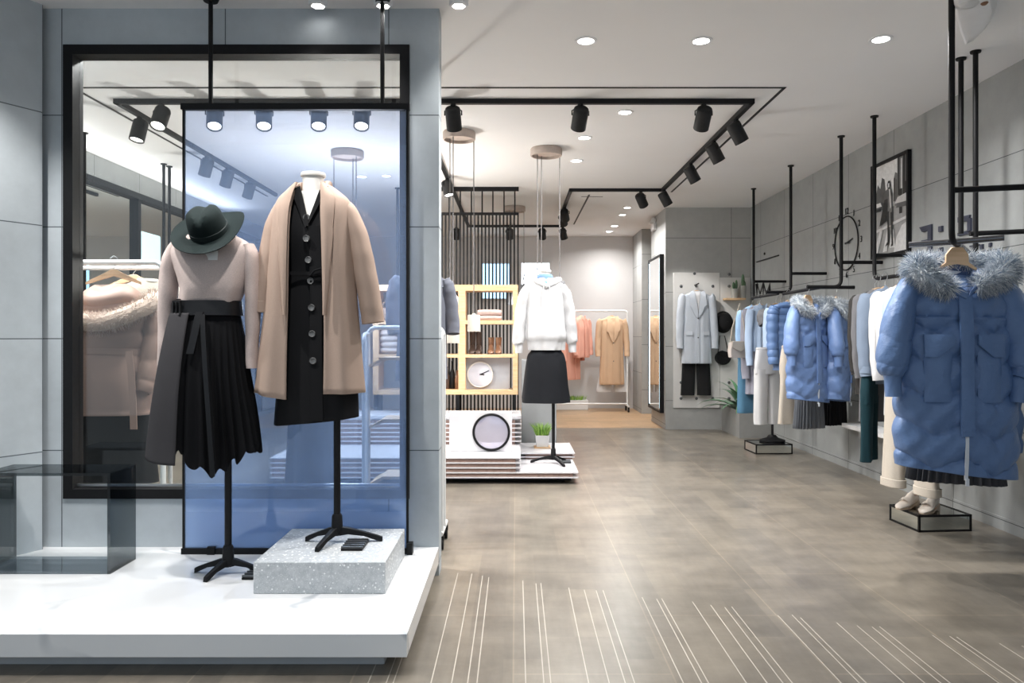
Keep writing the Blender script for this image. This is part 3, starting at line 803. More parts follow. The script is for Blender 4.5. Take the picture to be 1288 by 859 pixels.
# chest skin in the V neck
V = [(382, 243), (408, 243), (394, 288)]
mb = MB(); gr = []
for k in range(9):
    u = k / 8; y = 243 + 45 * u; z = az(y, Y2)
    xl, xr = 383 + (394 - 383) * u, 408 + (394.6 - 408) * u
    gr.append([(ax(xl + (xr - xl) * j / 6, Y2), Y2 - dfront(z) - .0035, z) for j in range(7)])
mb.loft(gr, False, False, False); o = mb.build('neck_opening', 'mannequin', t, solid=.002); o['label'] = 'pale chest of the mannequin showing in the V neck'
for sg in (-1, 1):
    x0, x1 = (377, 394.3) if sg < 0 else (412, 394.3)
    pts = []; W = []
    for u in (0, .35, .7, 1):
        y = 240 + 48 * u; z = az(y, Y2); pts.append((ax(x0 + (x1 - x0) * u, Y2), Y2 - dfront(z) - .008, z)); W.append(Vector((.022 * (1 - .6 * u), 0, .010)))
    strip(pts, W, .005).build('collar', 'dress_black', t)
pl = [(396.5 + (y - 285) * .02, y) for y in (288, 330, 380, 430, 480, 526)]
plk = strip([(ax(x + 6, Y2), Y2 - dfront(az(y, Y2)) - .002, az(y, Y2)) for x, y in pl], Vector((.028, 0, 0)), .005).build('placket', 'dress_black', t)
for x, y in ((392.8, 277.6), (393.6, 303.8), (395, 329.5), (397.5, 355), (399.5, 388), (400.7, 420), (402.2, 452.7)):
    z = az(y, Y2); yy = Y2 - dfront(z) - .006
    Rb = Matrix.Rotation(PI / 2, 3, 'X')
    MB().lathe([(.001, .006), (.009, .006), (.0145, .009), (.0165, .006), (.0165, 0), (.001, 0)], (ax(x, Y2), yy, z), 20, Rb, False, False).build('button', 'button', plk)
zb = az(346, Y2)
strip([(ax(x, Y2), Y2 - .092 - .012 * (1 - abs(x - 396) / 30), az(346 + (x - 396) * .02, Y2)) for x in (372, 384, 396, 408, 417)], Vector((0, 0, .008)), .006).build('belt', 'dress_black', t)
b = MB(); b.tube([(ax(398, Y2), Y2 - .112, az(349, Y2)), (ax(404, Y2), Y2 - .125, az(343, Y2)), (ax(413, Y2), Y2 - .118, az(340, Y2)), (ax(415, Y2), Y2 - .112, az(345, Y2)), (ax(402, Y2), Y2 - .116, az(349, Y2))], .005, 8); b.build('bow', 'dress_black', t)
# open coat
t = thing('coat', 'long tan wool coat draped open over the black dress', 'coat', (dx_, Y2, az(498, Y2)))
def open_coat(rows, Y, n=72, th=.010, seed=2):
    """rows: (py, x outer left, x front edge left, x front edge right, x outer right, front depth, back depth)"""
    S = catmull(rows, 7); rnd = np.random.RandomState(seed); ph = rnd.rand(3) * 6
    rings = []
    for i, (py, xl, fl, fr, xr, df, db) in enumerate(S):
        k = i / (len(S) - 1); z = az(py, Y)
        P = [(ax(fl, Y), -df - .012), (ax(fl * .5 + xl * .5, Y), -df * .98), (ax(xl + .12 * (fl - xl), Y), -df * .62), (ax(xl, Y), .0), (ax(xl + .12 * (xr - xl), Y), db * .8), (ax((xl + xr) / 2, Y), db), (ax(xr - .12 * (xr - xl), Y), db * .8), (ax(xr, Y), .0), (ax(xr + .12 * (fr - xr), Y), -df * .62), (ax(fr * .5 + xr * .5, Y), -df * .98), (ax(fr, Y), -df - .012)]
        L = catmull(P, 7)
        r = []
        for j, (x, y) in enumerate(L):
            u = j / (len(L) - 1)
            f = .012 * k ** 1.3 * (math.sin(u * 24 + ph[0]) + .6 * math.sin(u * 41 + ph[1]))
            r.append((x, Y + y + f, z))
        rings.append(r)
    mb = MB(); mb.loft(rings, False, False, False); return mb, S
crow = [(233, 371, 380, 408, 416, .04, .075), (242, 360, 377, 409, 428, .062, .085), (254, 350, 375, 411, 440, .085, .092), (275, 345, 373.5, 412.5, 444, .112, .105), (320, 341, 373, 415, 446, .128, .115), (380, 336, 372.5, 416.5, 450, .132, .13), (440, 329, 371.5, 417, 455, .14, .145), (493, 323, 371, 416.5, 460, .145, .155)]
mb, S = open_coat(crow, Y2)
for i, v in enumerate(mb.v):      # the front hem hangs a little lower at the left edge
    if v[2] < az(480, Y2) and v[1] < Y2 - .1 and v[0] < dx_: mb.v[i] = (v[0], v[1], v[2] - .025 * max(0, min(1, (v[0] - ax(330, Y2)) / .15)))
mb.build('coat_body', 'tan_coat', t, solid=.009)
# shawl collar bands running down both front edges
for sg in (0, 1):
    g = []
    for i, (py, xl, fl, fr, xr, df, db) in enumerate(S):
        if py > 400: break
        e = fl if sg == 0 else fr; o_ = xl if sg == 0 else xr
        wd = .62 - .20 * min(1, max(0, (py - 228) / 60)); wd = wd * (1 - .75 * max(0, (py - 300) / 100)) if py > 300 else wd
        k = len(g); r = []
        for u in (0, .25, .5, .75, 1.):
            x = e + (o_ - e) * wd * u
            bulge = .022 + .012 * math.sin(PI * u) - .012 * u
            yy = -df - .012 + (.30 * df) * (wd * u) ** 2 - bulge
            r.append((ax(x, Y2), Y2 + yy, az(py, Y2)))
        r2 = [(p[0], p[1] + .008, p[2]) for p in reversed(r)]
        g.append(r + r2)
    MB().loft(g).build('shawl_collar', 'tan_coat', t)
b = MB(); b.tube([(ax(381, Y2), Y2 - .055, az(245, Y2)), (ax(374, Y2), Y2 - .01, az(236, Y2)), (ax(382, Y2), Y2 + .06, az(231, Y2)), (ax(395, Y2), Y2 + .075, az(230, Y2)), (ax(407, Y2), Y2 + .06, az(230, Y2)), (ax(414, Y2), Y2 - .01, az(233, Y2)), (ax(409, Y2), Y2 - .055, az(243, Y2))], [.012, .020, .022, .022, .022, .020, .012], 14)
b.build('collar_roll', 'tan_coat', t)
for sgn, pts in ((-1, [(364, 250, .02, .05), (354, 264, .042, .07), (346, 288, .052, .08), (340, 320, .056, .082), (336, 350, .057, .08), (332, 380, .056, .075), (331, 392, .055, .072)]), (1, [(426, 250, .02, .05), (436, 264, .042, .07), (446, 288, .050, .08), (454, 318, .053, .082), (460, 350, .054, .08), (466, 385, .054, .075), (469, 406, .053, .072)])):
    P = [(ax(x, Y2), Y2 + .015, az(y, Y2), a_, d_) for x, y, a_, d_ in pts]
    sleeve(P, 28, 8, .03, .02, 9 + sgn).build('sleeve', 'tan_coat', t)
b = MB(); x0, y0 = ax(331.5, Y2), az(386, Y2)
b.lathe([(.060, -.028), (.063, -.026), (.063, .026), (.060, .028)], (x0, Y2 + .015, y0), 28, Matrix.Rotation(.05, 3, 'Y'), False, False, sy=1.25); b.build('cuff', 'tan_coat', t, solid=.003)
for sgn, x in ((-1, 352), (1, 437)):
    z = az(300 if sgn < 0 else 284, Y2)
# ================================================================== low stacked-board display in the middle
YD = 6.6
t = thing('display_table', 'low display of stacked white boards on a black base in the shop middle', 'low display', (-.8, 7.2, 0))
bx('base', (-2.06, 6.68, .022), (.49, 7.88, .052), 'black', t)
for x in (-1.9, -.86, .42):
    for y in (6.72, 7.8):
        b = MB(); b.cyl((x - .012, y, .018), (x + .012, y, .018), .018, n=16); b.box((x, y, .032), (.03, .03, .012)); b.build('caster', 'black', t)
def boards(x0, x1, y0, y1, z0, n, pitch, th=.011, inset=.045):
    for i in range(n):
        z = z0 + i * pitch
        bx('board', (x0, y0, z), (x1, y1, z + th), 'white_gloss', t, .001)
        if i < n - 1: bx('board_core', (x0 + .01, y0 + .012, z + th), (x1 - inset, y1 - .01, z + pitch), 'brown_edge', t)
ps = [(.052, .545), (.0945, .545)]
boards(-2.15, .545, 6.6, 7.95, .052, 2, .0425)
x1 = .042
for i in range(4):
    z = .105 + .0 + i * .0425 if i else .1055
boards(-2.15, x1, 6.6, 7.95, .1370, 3, .0425)
bx('board_core', (-2.14, 6.612, .1055), (x1 - .045, 7.94, .137), 'brown_edge', t)
bx('board', (x1 + .002, 7.28, .124), (.565, 7.95, .135), 'white_gloss', t); bx('board_core', (x1 + .05, 7.30, .1055), (.545, 7.94, .124), 'brown_edge', t)
bx('board', (x1 + .002, 7.26, .160), (.565, 7.95, .171), 'white_gloss', t); bx('board_core', (x1 + .05, 7.30, .135), (.545, 7.94, .160), 'brown_edge', t)
boards(-1.75, .052, 7.38, 7.93, .262, 6, .0425, .011, .06)
bx('board_core', (-1.74, 7.40, .233), (-.01, 7.92, .262), 'brown_edge', t)
bx('board', (-1.75, 7.38, .4755), (.052, 7.93, .515), 'white_gloss', t, .002)
ZL = .233                                    # top of the front left stack
M['disc_glass'] = plain('lavender mirror disc', (.56, .53, .62), .12, .5, .08, 3)  # lavender of the mirror's reflection put into the disc colour
# white sign box with a round mirror
t = thing('mirror_board', 'white upright board with a round black-rimmed mirror on the low display', 'mirror', (-.325, 6.98, ZL))
bx('panel', (-.614, 6.95, ZL), (-.037, 7.0, .598), 'white_gloss', t, .004)
cx_, cz_ = ax(618, 6.95), az(543.5, 6.95)
Rx = Matrix.Rotation(PI / 2, 3, 'X')
b = MB(); b.lathe([(.152, .0), (.172, .0), (.174, .012), (.168, .022), (.156, .022), (.152, .012)], (cx_, 6.95, cz_), 56, Rx, False, False); b.build('rim', 'black', t)
MB().lathe([(.154, .008), (.12, .0115), (.06, .0135), (.001, .014)], (cx_, 6.95, cz_), 56, Rx, False, True).build('mirror_disc', 'disc_glass', t)
# potted grass
def grass_tuft(t, c, rx, ry, h, n, seed, mat='grass', spread=.5, w=.004):
    rnd = random.Random(seed); b = MB()
    for _ in range(n):
        a = rnd.uniform(0, 2 * PI); r = math.sqrt(rnd.random())
        p = Vector(c) + Vector((rx * r * math.cos(a), ry * r * math.sin(a), 0))
        hh = h * rnd.uniform(.6, 1.0); d = Vector((math.cos(a) * r + rnd.uniform(-.4, .4), math.sin(a) * r + rnd.uniform(-.4, .4), 0)) * spread * hh
        s = Vector((rnd.uniform(-1, 1), rnd.uniform(-1, 1), 0)).normalized() * w
        m1 = p + d * .35 + Vector((0, 0, hh * .6)); e = p + d + Vector((0, 0, hh))
        nn = s.cross(Vector((0, 0, 1))) * .3
        b.add([p - s, p + s, m1 + s * .8, m1 - s * .8, e, p + nn, m1 + nn], [(0, 1, 2, 3), (3, 2, 4), (1, 5, 6, 2), (5, 0, 3, 6), (2, 6, 4), (6, 3, 4)])
    return b.build('foliage', mat, t, smooth=False)
YP = 7.62; xp = ax(682, YP)
t = thing('potted_grass', 'small square white pot of bright green grass on the stepped boards', 'potted plant', (xp, YP, .171), 'potted grasses')
b = MB(); b.box((xp, YP, .177), (.165, .165, .012)); b.build('saucer', 'oak', t, bevel=.003)
def square_pot(t, x, y, z0, z1, w0, w1, mat='pot', wy=1.):
    b = MB(); R = lambda w, z: [(x + sx * w / 2, y + sy * w / 2 * wy, z) for sx, sy in ((-1, -1), (1, -1), (1, 1), (-1, 1))]
    b.loft([R(w0, z0), R(w1, z1), R(w1 - .014, z1), R(w1 - .018, z1 - .02)]); return b.build('pot', mat, t, bevel=.003)
pot = square_pot(t, xp, YP, .183, .30, .115, .142)
bx('soil', (xp - .06, YP - .06, .275), (xp + .06, YP + .06, .288), 'soil', pot)
grass_tuft(t, (xp, YP, .285), .06, .06, .15, 260, 3, spread=.55)
# grey column plinth
tag(bx('plinth', (.06, 8.0, 0), (.428, 8.37, 1.04), 'grey_plinth', None, .003), 'tall plain grey plinth standing behind the low display', 'plinth')
# ---------------- hoodie mannequin
Y3 = 7.08; xm = ax(685.5, Y3); xq = ax(696, Y3); z3 = .1055
M['hoodie'] = fabric('white fleece', (.60, .60, .61), .9, .02, 10, 300, .25, .2, wrinkle=2.5)
M['blue_knit'] = fabric('light blue knit', (.15, .25, .44), .9, .06, 10, 200, .4, .2)
M['dark_denim'] = fabric('black denim', (.011, .012, .015), .85, .15, 7, 400, .25, .05, wrinkle=1.2)
t = thing('mannequin', 'headless mannequin on a black tripod pole wearing the white hoodie', 'mannequin', (xq, Y3, z3), 'mannequins on tripod poles')
stand(t, xq, Y3, z3, az(500, Y3), [(178, .215), (-68, .24), (28, .14)], .015)
dress_form(t, xm, Y3, az(342, Y3), az(362, Y3), az(497, Y3), .165)
t = thing('weight_plate', 'small ribbed plate beside the tripod foot on the low white display', 'ribbed plate', (ax(710, 7.0), 7.0, z3), 'black ribbed plates beside the tripod feet')
ribbed(t, ax(712, 7.1), 7.1, z3, .09, .1)
t = thing('hoodie', 'white hooded sweatshirt over a pale blue roll neck in the shop middle', 'hoodie', (xm, Y3, az(438, Y3)))
rows = pxrows([(350, 677, 695, .07, .07), (353, 669, 702, .085, .09), (358, 663, 708, .10, .105), (368, 660, 711, .125, .115), (390, 660, 711, .14, .125), (412, 660, 712, .15, .13), (424, 660, 713, .152, .135), (430, 663, 710, .135, .12), (437, 664, 709, .128, .115), (440, 664, 709, .126, .113)], Y3, xm)
b = cloth_body(rows, 72, 6, .86, [(5, .6, 3), (9, .5, -4), (13, .4, 5)], (.003, .012), seed=8); b.xf(Matrix.Translation((xm, Y3, 0))); b.build('hoodie_body', 'hoodie', t)
for sgn, pts in ((-1, [(666, 360, .04, .07), (660, 372, .06, .08), (656, 392, .06, .075), (653, 415, .058, .07), (652, 430, .056, .066), (652.5, 434, .038, .045), (652.5, 444, .036, .042)]), (1, [(706, 360, .04, .07), (712, 373, .055, .08), (715.5, 392, .056, .075), (718, 413, .056, .07), (719, 429, .054, .066), (719.5, 433, .038, .045), (720, 443, .036, .042)])):
    sleeve([(ax(x, Y3), Y3 - .02, az(y, Y3), a_, d_) for x, y, a_, d_ in pts], 26, 7, .02, .06, 20 + sgn).build('sleeve', 'hoodie', t)
b = MB(); P = [(ax(687, Y3), Y3 - .115, az(361, Y3)), (ax(676, Y3), Y3 - .08, az(356, Y3)), (ax(669.5, Y3), Y3 + .0, az(352, Y3)), (ax(674, Y3), Y3 + .1, az(351, Y3)), (ax(687, Y3), Y3 + .15, az(353, Y3)), (ax(700, Y3), Y3 + .1, az(351, Y3)), (ax(704, Y3), Y3, az(352, Y3)), (ax(698, Y3), Y3 - .08, az(356, Y3))]
Pc = catmull(P + [P[0]], 5)[:-1]
b.tube([tuple(p) for p in Pc], .024, 12, True); b.build('hood', 'hoodie', t)
for dx in (-3, 4):
    MB().tube([(ax(686 + dx, Y3), Y3 - .13, az(361, Y3)), (ax(686 + dx * 1.4, Y3), Y3 - .152, az(372, Y3)), (ax(686 + dx * 1.5, Y3), Y3 - .158, az(384, Y3))], .004, 8).build('drawstring', 'hoodie', t)
t = thing('roll_neck', 'pale blue roll-neck collar showing above the white hoodie', 'roll neck', (xm, Y3, az(358, Y3)))
b = cloth_body([(az(345.5, Y3), -.062, .062, .06, .06), (az(348, Y3), -.074, .074, .07, .07), (az(352, Y3), -.076, .076, .076, .07), (az(356, Y3), -.082, .082, .09, .075), (az(360, Y3), -.07, .07, .10, .075)], 48, 6, 1., [(3, 1, 4)], (.001, .004), .01, .012, 2)
b.xf(Matrix.Translation((xm, Y3, 0))); b.build('collar', 'blue_knit', t)
t = thing('skirt', 'short black A-line skirt under the white hoodie', 'skirt', (xm, Y3, az(503, Y3)))
rows = pxrows([(434, 668, 705, .085, .08), (441, 667.5, 706, .095, .09), (447, 663.5, 709.5, .125, .12), (460, 661, 712, .14, .13), (485, 658, 714, .145, .14), (503, 656, 716, .15, .145)], Y3, xm)
b = cloth_body(rows, 60, 6, .86, [(5, .6, 1), (8, .5, -2)], (.0, .010), seed=12, hemf=lambda x, th: -.02 if math.sin(th) < 0 else .02); b.xf(Matrix.Translation((xm, Y3, 0))); b.build('skirt_body', 'dark_denim', t)
# ---------------- oak cube shelf on black legs
t = thing('oak_shelf', 'light oak compartment shelf on black legs in front of the slatted screen', 'shelf', (-.75, 8.17, 0))
SX0, SX1, SY0, SY1 = -1.52, ax(651.5, 8.02), 8.02, 8.34
SH = [(1.775, 1.84), (1.42, 1.462), (1.065, 1.10), (.672, .722)]
for z0, z1 in SH: bx('shelf_board', (SX0, SY0, z0), (SX1, SY1, z1), 'oak', t, .002)
for px, w_ in ((576.5, .075), (645, .054), (528, .06), (None, .06)):
    x = ax(px, SY0) if px else SX0
    for (a1, _), (_, b1) in zip(SH[:-1], SH[1:]): bx('upright', (x, SY0 + .003, b1), (x + w_, SY1 - .003, a1), 'oak', t)
for x in (SX0 + .03, -.62, SX1 - .04):
    for y in (SY0 + .03, SY1 - .03): b = MB(); b.box((x, y, .336), (.04, .04, .672)); b.build('leg', 'black', t)
# things on the shelf
YS = 8.06
t = thing('desk_clock', 'white-rimmed round clock on a grey board in the lower shelf compartment', 'clock', (ax(612, 8.16), 8.16, .722))
bx('backing_board', (ax(586, 8.16), 8.14, .722), (ax(641, 8.16), 8.165, 1.06), 'clock_grey' if 'clock_grey' in M else 'steel', t)
M['clock_grey'] = plain('grey board', (.40, .42, .46), .5); t.children[0].data.materials[0] = M['clock_grey']
cx_, cz_, r = ax(604, 8.14), az(471, 8.14), .142
MB().lathe([(r * .86, .0), (r, 0), (r, .02), (r * .95, .026), (r * .88, .02)], (cx_, 8.14, cz_), 48, Rx, False, False).build('rim', 'pot', t)
M['clock_face'] = plain('clock face', (.66, .67, .74), .4, var=.02)
MB().lathe([(r * .88, .006), (.001, .006)], (cx_, 8.14, cz_), 48, Rx, False, True).build('face', 'clock_face', t)
b = MB(); b.box((cx_ + .045, 8.131, cz_ + .02), (.11, .004, .009), R=Matrix.Rotation(-.42, 3, 'Y')); b.box((cx_ + .02, 8.129, cz_ - .0), (.05, .003, .012), R=Matrix.Rotation(.1, 3, 'Y')); b.build('hands', 'black', t)
M['pink_cloth'] = fabric('powder pink knit', (.60, .45, .41), .9, .06, 10, 250, .35)
M['brown_leather'] = plain('brown leather', (.22, .11, .06), .4, var=.2, scale=25)
M['dark_leather'] = plain('dark brown leather', (.07, .045, .035), .4, var=.2, scale=25)
M['rose'] = fabric('rose wool', (.62, .27, .23), .9)
def folded(x, y, z, w, d, h, mat, label, group):
    t = lthing('folded_sweater', label, 'folded sweater', (x, y, z), 0, group)
    rg = []
    for k in range(15):
        a = PI * (-.5 + k / 14)
        rg.append([(-w / 2 + .004 * math.sin(k), d / 2 - d * .0 - d * (1 if 0 else 0) + 0, 0)])
    prof = [(-d / 2 + .015, 0), (d / 2 - .01, 0), (d / 2, h * .3), (d / 2 - .01, h), (-d / 2 + .02, h * 1.02), (-d / 2, h * .8), (-d / 2 - .008, h * .55), (-d / 2 - .004, h * .5), (-d / 2 - .008, h * .45), (-d / 2, h * .15)]
    n = 12
    rings = [[(-w / 2 + w * i / n, y_, z_ * (1 - .12 * (abs(i / n - .5) * 2) ** 4)) for y_, z_ in prof] for i in range(n + 1)]
    MB().loft(rings).build('knit', mat, t, angle=70); return t
folded(ax(616, 8.12), 8.14, 1.462, .25, .2, .052, 'pink_cloth', 'lower folded pink sweater on the middle shelf board', 'folded pink sweaters on the oak shelf')
folded(ax(616, 8.12), 8.14, 1.5175, .255, .2, .06, 'pink_cloth', 'upper folded pink sweater on the middle shelf board', 'folded pink sweaters on the oak shelf')
def shoe(t, L, W, H, mat, boot=0., heel=.03, at_=(0, 0, 0), rz=0., sole='dark_leather'):
    """closed shoe along -y (toe); boot = shaft height"""
    S = [(-.50, .15, .10, .02), (-.46, .30, .26, .0), (-.36, .42, .40, .0), (-.18, .46, .52, .0), (.0, .40, .74, .0), (.14, .36, .96, .0), (.3, .36, 1.0, .0), (.42, .34, .98, .0), (.49, .22, .9, .0)]
    Mx = Matrix.Translation(at_) @ Matrix.Rotation(rz, 4, 'Z')
    b = MB(); rings = []
    for u, w, h, _ in S:
        lift = heel * max(0, (u + .1) / .6)
        rg = []
        for j in range(16):
            a = 2 * PI * j / 16; c, s_ = math.cos(a), math.sin(a)
            rg.append((W * w * c * (1. if s_ < 0 else abs(1 - .25 * s_)), L * u, .008 + lift + (H * h) * (.5 + .5 * s_ if s_ > -.6 else .1 * 0)))
        rings.append(rg)
    b.loft(rings)
    if boot: b.lathe([(W * .36, H * .5 + heel), (W * .36, H + heel), (W * .40, H + boot), (W * .36, H + boot), (W * .34, H + boot - .03)], (0, L * .26, 0), 18, sy=1.15)
    b.xf(Mx); up = b.build('upper', mat, t)
    b = MB(); Q = [(-.5, .1), (-.44, .3), (-.3, .44), (-.15, .46), (.05, .38), (.3, .36), (.45, .32), (.5, .15)]
    b.loft([[(-W * w, L * u, heel * max(0, (u + .1) / .6)), (W * w, L * u, heel * max(0, (u + .1) / .6)), (W * w, L * u, .012 + heel * max(0, (u + .1) / .6)), (-W * w, L * u, .012 + heel * max(0, (u + .1) / .6))] for u, w in Q])
    if heel: b.box((0, L * .36, heel * .4), (W * .6, L * .22, heel * .8 + .002))
    b.xf(Mx); b.build('sole', sole, t)
for i, (px, mt, bt, lb) in enumerate(((617.5, 'brown_leather', .09, 'brown ankle boot nearer the clock side on the oak shelf'), (627, 'brown_leather', .09, 'brown ankle boot nearer the shelf end'), (594, 'dark_leather', .15, 'dark tall boot beside the oak upright'), (602, 'dark_leather', .15, 'dark tall boot next to the brown ankle boots'))):
    t = lthing('ankle_boot', lb, 'boot', (ax(px, 8.14), 8.17, 1.10), 0, 'boots on the oak shelf'); shoe(t, .24, .085, .09, mt, bt)
b = MB(); xk = ax(562, 8.2); zk = az(400, 8.2)
t = thing('round_hoop', 'black wire hoop mirror leaning in the upper shelf compartment', 'hoop mirror', (xk, 8.2, 1.462))
b.tube([(xk + .16 * math.cos(a), 8.2 + .0, 1.462 + .168 + .16 * math.sin(a)) for a in np.linspace(0, 2 * PI, 49)[:-1]], .008, 8, True); b.build('hoop', 'black', t)
MB().lathe([(.155, 0), (.155, .006), (.001, .006), ], (xk, 8.205, 1.462 + .168), 40, Rx, True, True).build('disc', 'clock_face', t)
for i, (px, h, r, mt) in enumerate(((562, .24, .035, 'dark_leather'), (569, .30, .03, 'black'), (575, .2, .028, 'brown_leather'))):
    x = ax(px, 8.2)
    t = thing('bottle_vase', ['squat dark bottle vase', 'tallest black bottle vase', 'short brown bottle vase'][i] + ' in the lower corner compartment of the oak shelf', 'vase', (x, 8.2, .722), 'bottle vases on the oak shelf')
    MB().lathe([(r * .8, .722), (r, .73), (r, .722 + h * .55), (r * .45, .722 + h * .72), (r * .35, .722 + h * .95), (r * .45, .722 + h), (r * .3, .722 + h)], (x, 8.2, 0), 20).build('body', mt, t)
# pieces of the shelf seen through the blue panel
t = lthing('folded_jacket', 'puffy cream folded jacket on the shelf, seen through the blue panel', 'folded jacket', (ax(489, 8.1), 8.16, 1.10))
M['cream_puff'] = fabric('cream quilt', (.62, .56, .52), .6, .04, 12, 300, .2)
b = MB()
for k in range(4): b.ball((.01 * math.sin(k * 2), 0, .04 + k * .062), .115, 18, (1, .9, .36))
b.build('quilted_folds', 'cream_puff', t)
t = lthing('knit_bag', 'round beige knitted bag on the upper shelf board behind the blue panel', 'bag', (ax(487, 8.1), 8.16, 1.462))
b = MB(); b.ball((0, 0, .075), .1, 20, (1, .7, .75)); b.build('bag_body', 'tan_coat', t)
b = MB(); b.tube([(-.07, 0, .11), (-.05, 0, .19), (0, 0, .215), (.05, 0, .19), (.07, 0, .11)], .008, 8); b.build('handle', 'tan_coat', t)
# ---------------- black slatted screen hung between ceiling and floor
t = thing('slatted_screen', 'black vertical slat screen reaching from floor to ceiling behind the oak shelf', 'slat screen', (-.43, 9.0, 0))
xa, xb = ax(555, 9), ax(652.5, 9)
bx('top_rail', (xa - .15, 8.985, 3.02), (xb, 9.015, 3.07), 'black', t); bx('mid_rail', (xa, 8.985, 2.735), (xb, 9.015, 2.765), 'black', t)
n = 22
for i in range(n):
    x = xa + .009 + (xb - xa - .018) * i / (n - 1); bx('slat', (x - .009, 8.985, .0), (x + .009, 9.015, 2.735), 'black', t)
for px in (565, 579, 593, 606.5, 620, 634, 647.6):
    x = ax(px, 9); bx('post', (x - .008, 8.99, 2.765), (x + .008, 9.01, 3.02), 'black', t)
# ================================================================== hanging clothes: helpers
def hanger(label, loc, rz, hw=.2, drop=.095, wide=False, grp='wooden hangers', mat='hanger_wood', hz=0.):
    """local frame: x along the shoulders, z = 0 at the rail"""
    t = lthing('hanger', label, 'hanger', loc, rz, grp)
    P = [(.0, 0, -drop + .012), (.0, 0, -.045 + hz * .3), (.02, 0, -.02 + hz), (.021, 0, .012 + hz), (0, 0, .026 + hz), (-.021, 0, .012 + hz), (-.024, 0, -.004 + hz)]
    MB().tube([tuple(p) for p in catmull(P, 4)], .0026, 8).build('hook', 'steel', t)
    w0, w1 = (.035, .06) if wide else (.018, .03)
    z = -drop
    poly = [(0, z + .016), (w0, z + .014), (w1 + .02, z - .004 if not wide else z - .03), (hw, z - .062), (hw, z - .078), (w1, z - .035 if not wide else z - .07), (0, z - .026 if not wide else z - .07)]
    if wide: poly = [(0, -.068), (.03, -.070), (.058, -.108), (.06, -.150), (hw, -.235), (hw, -.25), (.058, -.17), (0, -.160)]
    full = [(x, -.007, zz) for x, zz in poly] + [(-x, -.007, zz) for x, zz in reversed(poly[1:-1])]
    MB().prism(full, (0, .014, 0)).build('shoulder_bar', mat, t, bevel=.003)
    return t
